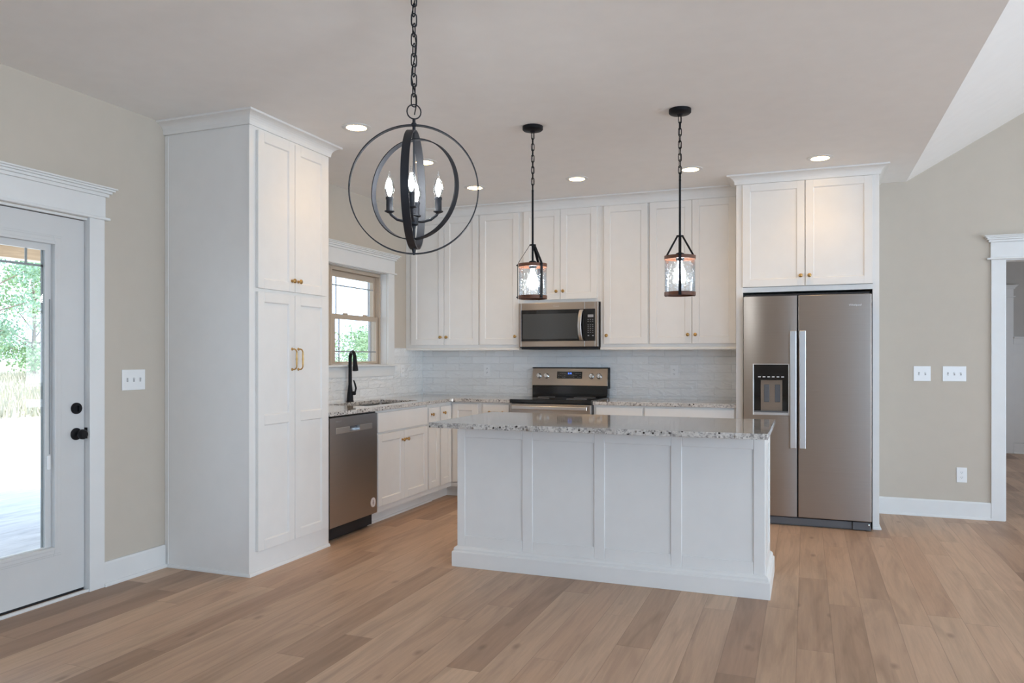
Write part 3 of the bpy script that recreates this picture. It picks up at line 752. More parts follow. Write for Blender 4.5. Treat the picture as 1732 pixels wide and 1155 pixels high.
# L-shaped corner cabinet
cc = thing('corner_base_cabinet', 'white corner base cabinet with two hinged doors at right angles', 'cabinet', (0.30, -0.30, 0))
cm = MB().box(0.013, BX, -0.877, BY, BZ0, BZ1).box(0.013, 0.935, BY, -0.013, BZ0, BZ1); cm.build('carcass', M['cab'], cc)
MB().box(0.013, BX-0.078, -0.877, -0.547, 0, BZ0).box(0.013, 0.935, -0.547, -0.013, 0, BZ0).build('toe_kick', M['cab'], cc)
d = door_part('door', FBX, -0.866, -0.648, 0.146, 0.852, cc); knob(FBX, -0.820, 0.795, 0.020, d)
door_part('door', FBY, 0.648, 0.908, 0.146, 0.866, cc)
db = base_box('drawer_base_cabinet', 0.936, 1.232, BY, -0.013, 'narrow white drawer cabinet left of the range with brass bar handle', '-Y')
for z0, z1 in ((0.716, 0.866), (0.435, 0.700), (0.146, 0.420)):
    mb = MB(); fbox(mb, FBY, 0.958, 1.212, z0, z1, 0, 0.020); d = mb.build('drawer', M['cab'], db, 0.002)
    pull(FBY, 1.020, (z0+z1)/2+0.03 if z1 < 0.8 else 0.800, 1.150, 0.020, d, True)
rb = base_box('base_cabinet', 1.990, 2.424, BY, -0.013, 'white base cabinet just right of the range', '-Y')
mb = MB(); fbox(mb, FBY, 2.016, 2.414, 0.716, 0.866, 0, 0.020); d = mb.build('drawer', M['cab'], rb, 0.002); knob(FBY, 2.215, 0.79, 0.020, d)
d = door_part('door', FBY, 2.016, 2.414, 0.146, 0.700, rb); knob(FBY, 2.05, 0.63, 0.020, d)
rb = base_box('base_cabinet', 2.425, 3.178, BY, -0.013, 'wide white base cabinet beside the refrigerator', '-Y')
mb = MB(); fbox(mb, FBY, 2.436, 3.160, 0.716, 0.866, 0, 0.020); d = mb.build('drawer', M['cab'], rb, 0.002); knob(FBY, 2.80, 0.79, 0.020, d)
for a, b, s in ((2.436, 2.796, 0), (2.799, 3.160, 1)):
    d = door_part('door', FBY, a, b, 0.146, 0.700, rb); knob(FBY, (b-0.035) if s == 0 else (a+0.035), 0.63, 0.020, d)

# upper cabinets
UY = -0.345; FU = face('-Y', UY)
def upper(x0, x1, doors, z0, label, kz):
    t = thing('upper_cabinet', label, 'cabinet', ((x0+x1)/2, UY/2, z0))
    MB().box(x0, x1, UY, -0.001, z0, 2.70).build('carcass', M['cab'], t, 0.001)
    for a, b, side in doors:
        d = door_part('door', FU, a, b, z0+0.028, 2.645, t)
        knob(FU, a+0.030 if side == 'l' else b-0.032, kz, 0.020, d)
    return t
upper(0.001, 0.796, [(0.067, 0.4265, 'r'), (0.4285, 0.788, 'l')], 1.384, 'white two-door upper cabinet in the corner by the window', 1.488)
upper(0.7962, 1.2055, [(0.804, 1.201, 'r')], 1.384, 'white single-door upper cabinet left of the microwave', 1.488)
upper(1.206, 1.979, [(1.248, 1.6045, 'r'), (1.6065, 1.952, 'l')], 1.7945, 'short white two-door upper cabinet above the microwave', 1.896)
upper(1.9792, 2.4145, [(2.012, 2.406, 'l')], 1.384, 'white single-door upper cabinet right of the microwave', 1.488)
upper(2.4148, 3.178, [(2.424, 2.786, 'r'), (2.788, 3.151, 'l')], 1.384, 'white two-door upper cabinet left of the refrigerator', 1.488)
cw = MB().sweep([(0.001, UY), (3.1785, UY)], crown_prof(2.648, ZC, 0.068)).build('crown_moulding', M['cab'])
tag(cw, 'long white crown moulding on top of the upper cabinets', 'moulding')
for nm, x0, x1, lab in (('light_rail', 0.002, 1.2055, 'white light rail under the upper cabinets left of the microwave'), ('light_rail', 1.9792, 3.178, 'white light rail under the upper cabinets right of the microwave')):
    o = MB().prism([(UY-0.012, 1.362), (UY-0.012, 1.376), (UY-0.004, 1.3838), (-0.330, 1.3838), (-0.330, 1.362)], 0, x0, x1).build(nm, M['cab'])
    tag(o, lab, 'moulding')

# refrigerator surround
FX0, FX1, FY = 3.179, 4.213, -0.690
fs = thing('refrigerator_surround', 'white cabinet with side panels boxing in the refrigerator', 'cabinet', ((FX0+FX1)/2, FY/2, 0))
MB().box(FX0, FX0+0.025, FY+0.02, -0.001, 0, 2.70).box(FX1-0.025, FX1, FY+0.02, -0.001, 0, 2.70).build('side_panel', M['cab'], fs)
MB().box(FX0, 3.232, FY, FY+0.02, 0, 2.70).box(4.167, FX1, FY, FY+0.02, 0, 2.70).box(3.232, 4.167, FY, FY+0.02, 1.807, 1.846).box(3.232, 4.167, FY, FY+0.02, 2.66, 2.70).build('face_frame', M['cab'], fs, 0.001)
MB().box(FX0+0.025, FX1-0.025, FY+0.02, -0.001, 1.825, 2.70).build('carcass', M['cab'], fs)
FF = face('-Y', FY)
for a, b, s in ((3.229, 3.692, 0), (3.695, 4.167, 1)):
    d = door_part('door', FF, a, b, 1.849, 2.662, fs); knob(FF, b-0.030 if s == 0 else a+0.030, 1.925, 0.020, d)
MB().sweep([(FX0, UY-0.02), (FX0, FY), (FX1, FY), (FX1, -0.001)], crown_prof(2.666, ZC, 0.068)).build('crown', M['cab'], fs)
MB().sweep([(4.167, FY), (FX1, FY), (FX1, -0.03)], [(0, 0), (0.014, 0), (0.014, 0.010), (0.009, 0.022), (0, 0.026)]).build('shoe_moulding', M['trim'], fs)

# ------------------------------------------------------------------ countertops
def slab(name, outline, hole, label, z0=0.8845, z1=0.9145):
    bm = bmesh.new()
    ov = [bm.verts.new((x, y, z1)) for x, y in outline]; edges = [bm.edges.new((ov[i], ov[(i+1) % len(ov)])) for i in range(len(ov))]
    if hole:
        hv = [bm.verts.new((x, y, z1)) for x, y in hole]; edges += [bm.edges.new((hv[i], hv[(i+1) % len(hv)])) for i in range(len(hv))]
    r = bmesh.ops.triangle_fill(bm, use_beauty=True, edges=edges)
    fcs = [f for f in r['geom'] if isinstance(f, bmesh.types.BMFace)]
    ex = bmesh.ops.extrude_face_region(bm, geom=fcs)
    for v in [g_ for g_ in ex['geom'] if isinstance(g_, bmesh.types.BMVert)]: v.co.z = z0
    bmesh.ops.recalc_face_normals(bm, faces=bm.faces)
    me = bpy.data.meshes.new(name); bm.to_mesh(me); bm.free(); me.materials.append(M['granite'])
    o = bpy.data.objects.new(name, me); COL.objects.link(o)
    b = o.modifiers.new('bevel', 'BEVEL'); b.width = 0.003; b.segments = 2; b.limit_method = 'ANGLE'; b.angle_limit = math.radians(40)
    return tag(o, label, 'countertop')
def rrect(x0, x1, y0, y1, r, n=5):
    p = []
    for cx, cy, a0 in ((x1-r, y1-r, 0), (x0+r, y1-r, PI/2), (x0+r, y0+r, PI), (x1-r, y0+r, 1.5*PI)):
        for i in range(n+1): a = a0+i/n*PI/2; p.append((cx+r*math.cos(a), cy+r*math.sin(a)))
    return p
CE = 0.655; rc = 0.06
inner = [(CE+rc-rc*math.sin(i/6*PI/2)-0.0, -CE-rc+rc*math.cos(i/6*PI/2)) for i in range(7)]
SX0, SX1, SY0, SY1 = 0.135, 0.520, -1.900, -1.060
slab('l_shaped_countertop'.replace('l_shaped', 'corner'), [(0.0005, -2.592), (CE, -2.592)]+inner[::-1]+[(1.2335, -CE), (1.2335, -0.0005), (0.0005, -0.0005)], rrect(SX0, SX1, SY0, SY1, 0.03), 'speckled granite countertop turning the corner with the sink in it')
slab('countertop', [(1.9885, -CE), (3.1785, -CE), (3.1785, -0.0005), (1.9885, -0.0005)], None, 'speckled granite countertop between range and refrigerator')
slab('island_countertop', [(1.657, -3.065), (3.526, -3.065), (3.526, -2.120), (1.657, -2.120)], None, 'speckled granite top overhanging the front of the island')

# sink
sk = thing('undermount_sink', 'steel undermount sink set in the granite below the window', 'sink', ((SX0+SX1)/2, (SY0+SY1)/2, 0.70))
bowl = MB(); a = rrect(SX0-0.008, SX1+0.008, SY0-0.008, SY1+0.008, 0.035); b = rrect(SX0+0.01, SX1-0.01, SY0+0.01, SY1-0.01, 0.05); n_ = len(a)
a2 = rrect(SX0-0.011, SX1+0.011, SY0-0.011, SY1+0.011, 0.035); b2 = rrect(SX0+0.007, SX1-0.007, SY0+0.007, SY1-0.007, 0.05)
vs = [(x, y, 0.884) for x, y in a]+[(x, y, 0.705) for x, y in b]+[(x, y, 0.884) for x, y in a2]+[(x, y, 0.700) for x, y in b2]
fs_ = [(i, (i+1) % n_, n_+(i+1) % n_, n_+i) for i in range(n_)]+[tuple(range(n_, 2*n_))]+[(2*n_+i, 2*n_+(i+1) % n_, 3*n_+(i+1) % n_, 3*n_+i) for i in range(n_)]+[tuple(range(3*n_, 4*n_))]+[(i, (i+1) % n_, 2*n_+(i+1) % n_, 2*n_+i) for i in range(n_)]
bowl.add(vs, fs_).build('bowl', M['sinksteel'], sk, smooth=40)
MB().lathe((0.32, -1.48, 0.7052), (0, 0, 1), [(0.045, 0), (0.045, 0.002), (0.03, 0.003), (0, 0.001)], 24).build('drain', M['chrome'], sk, smooth=40)

# faucet
FX, FYY = 0.062, -1.432
fa = thing('kitchen_faucet', 'matte black pull-down faucet standing behind the sink', 'faucet', (FX, FYY, 0.9145))
dx, dy = 0.79, -0.613
MB().lathe((FX, FYY, 0.915), (0, 0, 1), [(0.031, 0), (0.031, 0.004), (0.028, 0.012), (0.025, 0.06), (0.019, 0.11), (0.0155, 0.15), (0.0150, 0.24)], 24).build('body', M['black'], fa, smooth=40)
pts = []; rad = []
for i in range(13):
    t = i/12*PI*0.93; R = 0.058
    pts.append((FX+dx*R*(1-math.cos(t)), FYY+dy*R*(1-math.cos(t)), 1.340-0.058+R*math.sin(t)*1.0-(0.0 if i else 0.0))); rad.append(0.0150-0.0008*i/12)
pts = [(FX, FYY, 1.15)]+pts
MB().tube(pts, [0.015]+rad, 16).build('spout', M['black'], fa, smooth=50)
e = Vector(pts[-1]); dirv = Vector((dx*0.16, dy*0.16, -1)).normalized()
MB().lathe(e-dirv*0.01, dirv, [(0.0145, 0), (0.0160, 0.02), (0.0195, 0.07), (0.0240, 0.115), (0.0240, 0.125), (0.017, 0.127), (0, 0.127)], 20).build('spray_head', M['black'], fa, smooth=40)
hx, hy = 0.93, 0.36
MB().lathe((FX+hx*0.012, FYY+hy*0.012, 0.987), (hx, hy, 0), [(0.017, 0), (0.017, 0.030), (0.014, 0.036), (0, 0.037)], 18).tube([(FX+hx*0.042, FYY+hy*0.042, 0.992), (FX+hx*0.050, FYY+hy*0.050, 1.03), (FX+hx*0.040, FYY+hy*0.040, 1.07), (FX+hx*0.030, FYY+hy*0.030, 1.098)], [0.0075, 0.0085, 0.0075, 0.005], 12).build('lever', M['black'], fa, smooth=50)

# ------------------------------------------------------------------ dishwasher
DY0, DY1 = -2.585, -1.960
dw = thing('dishwasher', 'stainless steel dishwasher between pantry cabinet and sink cabinet', 'dishwasher', (0.33, (DY0+DY1)/2, 0))
MB().box(0.05, 0.600, DY0, DY1-0.003, 0.02, 0.880).build('tub', M['dark'], dw)
FD = face('+X', 0.602)
ps0, ps1, pz0, pz1 = -2.508, -2.036, 0.757, 0.799
dm = MB()
for u0, u1, v0, v1 in ((DY0+0.002, ps0, 0.112, 0.872), (ps1, DY1-0.004, 0.112, 0.872), (ps0, ps1, 0.112, pz0), (ps0, ps1, pz1, 0.872)): fbox(dm, FD, u0, u1, v0, v1, 0, 0.046)
fbox(dm, FD, ps0, ps1, pz0, pz1, 0, 0.012)
ddoor = dm.build('door', M['dsteel'], dw)
cb = MB(); fbox(cb, FD, ps0, ps1, pz0, pz1, 0.013, 0.040)
cb = MB(); fbox(cb, FD, ps0, -2.336, pz0, pz1, 0.012, 0.048); fbox(cb, FD, -2.205, ps1, pz0, pz1, 0.012, 0.048); fbox(cb, FD, -2.336, -2.205, pz0, pz0+0.006, 0.012, 0.048)
cb.build('pocket_handle', M['handle'], ddoor, 0.002)
cp = MB(); fbox(cp, FD, -2.334, -2.207, pz0+0.022, pz1-0.004, 0.012, 0.020); cp.build('pocket_display', M['grey'], ddoor)
ck = MB(); fbox(ck, FD, DY0+0.002, DY1-0.004, 0.8725, 0.8795, -0.05, 0.030); ck.build('control_edge', M['blackgloss'], dw)
tk = MB().box(0.45, 0.560, DY0+0.002, DY1-0.003, 0.0, 0.111); tk.build('toe_panel', M['dark'], dw)
text_part('brand_lettering', 'Whirlpool', 0.017, text_m(face('+X', 0.602), -2.478, 0.843, 0.0462), M['print'], ddoor)
MB().lathe((0.6482, -2.020, 0.198), (1, 0, 0), [(0.036, 0), (0.036, 0.0006), (0, 0.0006)], 32).build('sticker', M['sticker'], ddoor)
sm = MB(); sm.box(0.6488, 0.6492, -2.026, -2.014, 0.18, 0.216); sm.box(0.6488, 0.6492, -2.034, -2.006, 0.193, 0.197); sm.build('sticker_mark', M['stickerink'], ddoor)

# ------------------------------------------------------------------ range
RX0, RX1 = 1.238, 1.984
rg = thing('electric_range', 'stainless range with black glass cooktop and rear control panel', 'range', ((RX0+RX1)/2, -0.34, 0))
MB().box(RX0, RX1, -0.640, -0.035, 0.09, 0.888).build('body', M['grey'], rg)
MB().box(RX0+0.02, RX1-0.02, -0.58, -0.06, 0.0, 0.09).build('plinth', M['dark'], rg)
MB().box(RX0-0.003, RX1+0.003, -0.688, -0.060, 0.889, 0.922).build('cooktop', M['blackgloss'], rg, 0.005)
for x, y, r in ((1.43, -0.50, 0.11), (1.80, -0.50, 0.09), (1.43, -0.23, 0.08), (1.80, -0.23, 0.10)):
    MB().tube([(x+r*math.cos(2*PI*i/40), y+r*math.sin(2*PI*i/40), 0.9221) for i in range(40)], 0.0009, 6, True).build('burner_ring', M['print'], rg)
MB().box(RX0+0.002, RX1-0.002, -0.095, -0.020, 0.922, 1.026).build('backguard_base', M['blackgloss'], rg, 0.003)
pn = MB().prism([(-0.105, 1.026), (-0.030, 1.026), (-0.022, 1.190), (-0.075, 1.190)], 0, RX0+0.001, RX1-0.001)
pn = pn.build('control_panel', M['rsteel'], rg, 0.003)
cap = MB().prism([(-0.078, 1.1905), (-0.020, 1.1905), (-0.020, 1.198), (-0.074, 1.198)], 0, RX0-0.002, RX1+0.002); cap.box(RX1, RX1+0.004, -0.100, -0.02, 1.0, 1.19).build('panel_trim', M['black'], rg)
tl = math.atan2(0.030, 0.164)
def FPn(u, v, n):    # sloping face of the control panel
    return (u, -0.105+(v-1.026)*math.tan(tl)-n*math.cos(tl), v+n*math.sin(tl))
def pq(u0, u1, v0, v1, n0, n1, name, mat, par):
    vs = [FPn(u, v, n) for n in (n0, n1) for v in (v0, v1) for u in (u0, u1)]
    return MB().add(vs, [(0, 2, 3, 1), (4, 5, 7, 6), (0, 1, 5, 4), (2, 6, 7, 3), (0, 4, 6, 2), (1, 3, 7, 5)]).build(name, mat, par)
text_part('clock_digits', '2:15', 0.022, text_m(FPn, 1.613, 1.140, 0.0026), M['led'], pn)
ic = MB()
for i, u in enumerate((1.505, 1.525, 1.545, 1.565, 1.655, 1.675, 1.695, 1.715)):
    for v in (1.105, 1.122, 1.140):
        if (i*3+int(v*1000)) % 4 == 0: continue
        vs = [FPn(u+a_*0.005, v+b_*0.0016, 0.0024) for a_, b_ in ((-1, -1), (1, -1), (1, 1), (-1, 1))]; ic.add(vs, [(0, 1, 2, 3)])
dq = [FPn(u, v, n) for n in (0.0003, 0.002) for v in (1.092, 1.158) for u in (1.487, 1.735)]
MB().add(dq, [(0, 2, 3, 1), (4, 5, 7, 6), (0, 1, 5, 4), (2, 6, 7, 3), (0, 4, 6, 2), (1, 3, 7, 5)]).build('display', M['blackgloss'], pn, extra=(ic, M['print']))
for u in (1.308, 1.382, 1.826, 1.900):
    o = Vector(FPn(u, 1.116, 0)); d_ = Vector(FPn(u, 1.116, 1))-o
    kn = MB().lathe(o, d_, [(0.026, 0), (0.026, 0.004), (0.0235, 0.006), (0.0215, 0.026), (0.018, 0.029), (0, 0.029)], 28)
    kn = kn.build('knob', M['chrome'], pn, smooth=40)
    vs = [FPn(u+a_*0.004, 1.116+b_*0.021, n) for n in (0.029, 0.036) for b_ in (-1, 1) for a_ in (-1, 1)]
    MB().add(vs, [(0, 2, 3, 1), (4, 5, 7, 6), (0, 1, 5, 4), (2, 6, 7, 3), (0, 4, 6, 2), (1, 3, 7, 5)]).build('grip', M['chrome'], kn, 0.002)
od = MB().box(RX0+0.003, RX1-0.003, -0.680, -0.641, 0.235, 0.882).build('oven_door', M['rsteel'], rg, 0.004)
MB().box(1.33, 1.89, -0.6815, -0.680, 0.36, 0.70).build('oven_window', M['blackgloss'], od)
hb = MB().box(1.272, 1.958, -0.735, -0.716, 0.834, 0.868); hb.box(1.285, 1.310, -0.716, -0.680, 0.838, 0.864).box(1.92, 1.945, -0.716, -0.680, 0.838, 0.864)
hb.build('oven_handle', M['handle'], od, 0.006, seg=3)
MB().box(RX0+0.003, RX1-0.003, -0.675, -0.641, 0.095, 0.228).build('storage_drawer', M['rsteel'], rg, 0.004)

# ------------------------------------------------------------------ microwave
MX0, MX1, MYF, MZ0, MZ1 = 1.222, 1.972, -0.420, 1.390, 1.790
mw = thing('microwave', 'over-the-range stainless microwave under the short cabinet', 'microwave', ((MX0+MX1)/2, -0.21, MZ0))
MB().box(MX0, MX1, -0.385, -0.014, MZ0-0.010, MZ1).build('body', M['dark'], mw, 0.002)
MB().box(MX0+0.02, MX1-0.004, -0.400, -0.03, MZ0-0.024, MZ0-0.0105).build('vent_bottom', M['dark'], mw)
FM = face('-Y', -0.386)
md = MB(); SPX = 1.852
for u0, u1, v0, v1 in ((MX0, 1.246, MZ0, MZ1), (1.246, SPX-0.001, MZ0, 1.440), (1.246, SPX-0.001, 1.726, MZ1)): fbox(md, FM, u0, u1, v0, v1, 0, 0.034)
md = md.build('door', M['rsteel'], mw, 0.0015)
wd_ = MB(); fbox(wd_, FM, 1.246, SPX-0.002, 1.440, 1.726, 0.002, 0.0325); wd_.build('door_glass', M['blackgloss'], md)
ws = MB(); fbox(ws, FM, 1.262, 1.788, 1.462, 1.690, 0.0325, 0.0332); ws.build('door_screen', M['mesh'], md)
cpn = MB()
for u0, u1, v0, v1 in ((1.948, MX1, MZ0, MZ1), (SPX+0.001, 1.948, MZ0, 1.440), (SPX+0.001, 1.948, 1.727, MZ1)): fbox(cpn, FM, u0, u1, v0, v1, 0, 0.034)
cpn = cpn.build('control_side', M['rsteel'], mw, 0.0015)
cg = MB(); fbox(cg, FM, SPX+0.001, 1.948, 1.440, 1.727, 0.002, 0.0330); ds = MB(); fbox(ds, FM, 1.880, 1.932, 1.652, 1.676, 0.0330, 0.0336); ds.build('display', M['print'], cpn)
ky = MB()
for r_ in range(8):
    for c_ in range(3):
        u = 1.884+c_*0.021; v = 1.632-r_*0.0165
        if r_ in (2,): continue
        fbox(ky, FM, u-0.005, u+0.005, v-0.0022, v+0.0022, 0.0330, 0.0334)
for u in (1.886, 1.928): fbox(ky, FM, u-0.007, u+0.007, 1.484, 1.492, 0.0330, 0.0334)
cg.build('keypad', M['blackgloss'], cpn, extra=(ky, M['print']))
hp = [(1.826, -0.420-0.004, 1.446), (1.822, -0.438, 1.455), (1.816, -0.452, 1.50), (1.813, -0.458, 1.582), (1.816, -0.452, 1.664), (1.822, -0.438, 1.709), (1.826, -0.424, 1.718)]
MB().ribbon(hp, (1, 0, 0), 0.032, 0.009).build('handle', M['handle'], md, 0.003, smooth=40)
text_part('brand_lettering', 'Whirlpool', 0.014, text_m(FM, 1.585, 1.758, 0.0345), M['letter'], md)

# ------------------------------------------------------------------ refrigerator
QX0, QX1, QY = 3.243, 4.153, -0.800
rf = thing('refrigerator', 'side-by-side stainless refrigerator with ice dispenser in white surround', 'refrigerator', ((QX0+QX1)/2, -0.42, 0))
MB().box(QX0+0.004, QX1-0.004, -0.735, -0.10, 0.03, 1.758).build('body', M['grey'], rf)
MB().box(QX0+0.01, QX1-0.01, -0.735, -0.20, 1.758, 1.785).build('hinge_cover', M['dark'], rf)
FQ = face('-Y', -0.738)
DX0, DX1, DZ0, DZ1 = 3.318, 3.575, 0.866, 1.238
fd = MB()
def bowed(x):          # the freezer door front is gently bowed
    return QY+0.006*((x-(QX0+3.635)/2)/((3.635-QX0)/2))**2
def bow_prism(x0, x1, z0, z1):
    n = max(2, round((x1-x0)/0.016)); p = [(x0+(x1-x0)*i/n, bowed(x0+(x1-x0)*i/n)) for i in range(n+1)]
    fd.prism([(x0, -0.738)]+p+[(x1, -0.738)], 2, z0, z1)
for u0, u1, v0, v1 in ((QX0, 3.635, 0.072, DZ0), (QX0, 3.635, DZ1, 1.766), (QX0, DX0, DZ0, DZ1), (DX1, 3.635, DZ0, DZ1)): bow_prism(u0, u1, v0, v1)
fdl = fd.build('freezer_door', M['steel'], rf, smooth=30)
fd = MB(); fbox(fd, FQ, 3.645, QX1, 0.072, 1.766, 0, 0.062); fdr = fd.build('fridge_door', M['steel'], rf, 0.004)
MB().box(3.635, 3.645, -0.775, -0.735, 0.072, 1.766).build('door_gap', M['dark'], rf)
for nm, x0, x1, par in (('handle', 3.586, 3.631, fdl), ('handle', 3.653, 3.699, fdr)):
    h = MB().box(x0, x1, -0.850, -0.838, 0.600, 1.495); h.box(x0+0.006, x1-0.006, -0.838, -0.8002, 0.62, 0.66).box(x0+0.006, x1-0.006, -0.838, -0.8002, 1.44, 1.48)
    h.build(nm, M['handle'], par, 0.004, seg=3)
dp = MB(); fbox(dp, FQ, DX0, DX1, DZ0, DZ1, 0.0005, 0.004)
dp.build('dispenser_recess', M['blackgloss'], fdl)
rm = MB()
for u0, u1, v0, v1 in ((DX0-0.006, DX0+0.002, DZ0-0.020, DZ1+0.006), (DX1-0.002, DX1+0.006, DZ0-0.020, DZ1+0.006), (DX0+0.002, DX1-0.002, DZ1-0.002, DZ1+0.006), (DX0+0.002, DX1-0.002, DZ0-0.020, DZ0+0.002)): fbox(rm, FQ, u0, u1, v0, v1, 0.058, 0.066)
rm.build('dispenser_frame', M['handle'], fdl, 0.002)
dc = MB(); fbox(dc, FQ, DX0+0.003, DX1-0.003, 1.118, DZ1-0.003, 0.004, 0.060)
kk = MB()
for i in range(6): fbox(kk, FQ, 3.352+i*0.034, 3.372+i*0.034, 1.138, 1.146, 0.060, 0.0606)
dc.build('dispenser_controls', M['blackgloss'], fdl, 0.002, extra=(kk, M['letter']))
bp = MB(); fbox(bp, FQ, 3.370, 3.528, DZ0+0.012, 1.116, 0.004, 0.016); bpn = bp.build('dispenser_backplate', M['steel'], fdl)
for u0, u1 in ((3.394, 3.433), (3.474, 3.513)):
    q = MB(); fbox(q, FQ, u0, u1, 0.945, 1.082, 0.016, 0.030); q.build('paddle', M['grey'], fdl, 0.004)
tr_ = MB(); fbox(tr_, FQ, DX0+0.003, DX1-0.003, DZ0+0.002, DZ0+0.012, 0.004, 0.058); tr_.build('drip_tray', M['grey'], fdl)
gr = MB().box(QX0+0.01, 4.02, -0.775, -0.735, 0.012, 0.062).box(QX0+0.01, QX1-0.005, -0.765, -0.735, 0.003, 0.012)
gr.build('kick_grille', M['grey'], rf, 0.002)
MB().box(4.024, QX1-0.003, -0.782, -0.735, 0.004, 0.064).build('leveling_cover', M['grey'], rf, 0.004)
MB().lathe((4.135, -0.783, 0.045), (0, -1, 0), [(0.007, 0), (0.007, 0.004), (0, 0.005)], 12).build('screw', M['chrome'], rf)
text_part('brand_lettering', 'Whirlpool', 0.021, text_m(FQ, 4.042, 1.684, 0.0625), M['letter'], fdr)

# ------------------------------------------------------------------ island
IX0, IX1, IY0, IY1 = 1.677, 3.497, -2.712, -2.150
isl = thing('kitchen_island', 'white island with four recessed front panels and granite top', 'island', ((IX0+IX1)/2, (IY0+IY1)/2, 0))
MB().box(IX0+0.010, IX1-0.010, IY0, IY1, 0.0, 0.8843).build('body', M['cab'], isl)
FI = face('-Y', IY0)
pf = MB(); e = 0.0085
xs = [(IX0, 1.730), (2.107, 2.173), (2.551, 2.615), (2.993, 3.055), (3.435, IX1)]
for a, b in xs: fbox(pf, FI, a, b, 0.10, 0.8843, 0, e)
for (a, b), (c, d) in zip(xs, xs[1:]):
    fbox(pf, FI, b, c, 0.10, 0.190, 0, e); fbox(pf, FI, b, c, 0.796, 0.8843, 0, e)
pf.build('front_panel', M['cab'], isl, 0.0035, seg=2)
for f, pl, nm in (('+X', IX1-0.010, 'end_panel'), ('-X', IX0+0.010, 'end_panel')):
    F = face(f, pl); q = MB()
    for a, b in ((IY0+0.0003, IY0+0.060), (IY1-0.060, IY1)): fbox(q, F, a, b, 0.10, 0.8843, 0, 0.010)
    fbox(q, F, IY0+0.060, IY1-0.060, 0.10, 0.19, 0, 0.010); fbox(q, F, IY0+0.060, IY1-0.060, 0.796, 0.8843, 0, 0.010)
    q.build(nm, M['cab'], isl, 0.003)
MB().box(IX0+0.02, IX1-0.02, IY0-0.006-0.0005, IY0-0.0005, 0.862, 0.8843)
bprof = [(0, 0), (0.026, 0), (0.026, 0.088), (0.023, 0.094), (0.017, 0.096), (0.017, 0.108), (0.013, 0.116), (0.006, 0.121), (0, 0.124)]
MB().sweep([(IX1, IY1), (IX1, IY0-0.0085), (IX0, IY0-0.0085), (IX0, IY1)][::-1], [(o_, z_) for o_, z_ in bprof]).build('base_moulding', M['cab'], isl, 0.0015)
FK = face('+Y', IY1)
for i in range(3):
    a = IX0+0.02+i*0.595; b = a+0.585
    d = MB(); fbox(d, FK, a, b, 0.716, 0.866, 0, 0.020); d = d.build('drawer', M['cab'], isl, 0.002); knob(FK, (a+b)/2, 0.79, 0.020, d)
    d = door_part('door', FK, a, b, 0.146, 0.700, isl); knob(FK, a+0.035, 0.63, 0.020, d)

# ------------------------------------------------------------------ recessed ceiling lights
CANS = [((1.065, -2.902), 'round recessed ceiling light nearest the pantry cabinet'),
        ((1.065, -1.985), 'round recessed ceiling light seen through the chandelier, above the sink run'),
        ((1.070, -1.079), 'round recessed ceiling light near the corner upper cabinets, at the chandelier edge'),
        ((1.972, -1.076), 'round recessed ceiling light above the microwave, between chandelier and right pendant'),
        ((2.872, -1.061), 'round recessed ceiling light just right of the right pendant rod'),
        ((3.795, -1.059), 'round recessed ceiling light in front of the refrigerator cabinet')]
for (x, y), lab in CANS:
    t = thing('recessed_light', lab, 'ceiling light', (x, y, ZC), 'recessed kitchen ceiling lights')
    MB().lathe((x, y, ZC), (0, 0, -1), [(0.063, 0.0003), (0.092, 0.0003), (0.092, 0.003), (0.070, 0.006), (0.063, 0.006), (0.063, 0.0003)], 40).build('trim_ring', M['trim'], t, smooth=40)
    MB().lathe((x, y, ZC), (0, 0, -1), [(0.0625, 0.0004), (0.0625, 0.0045), (0, 0.0045)], 40).build('lens', M['can'], t)
    sp_ = bpy.data.lights.new('recessed_beam', 'SPOT'); sp_.energy = 14; sp_.color = (1.0, 0.64, 0.30); sp_.spot_size = math.radians(125); sp_.spot_blend = 1.0; sp_.shadow_soft_size = 0.06
    so2 = bpy.data.objects.new('recessed_beam', sp_); COL.objects.link(so2); so2.parent = t; so2.location = (0, 0, -0.012)

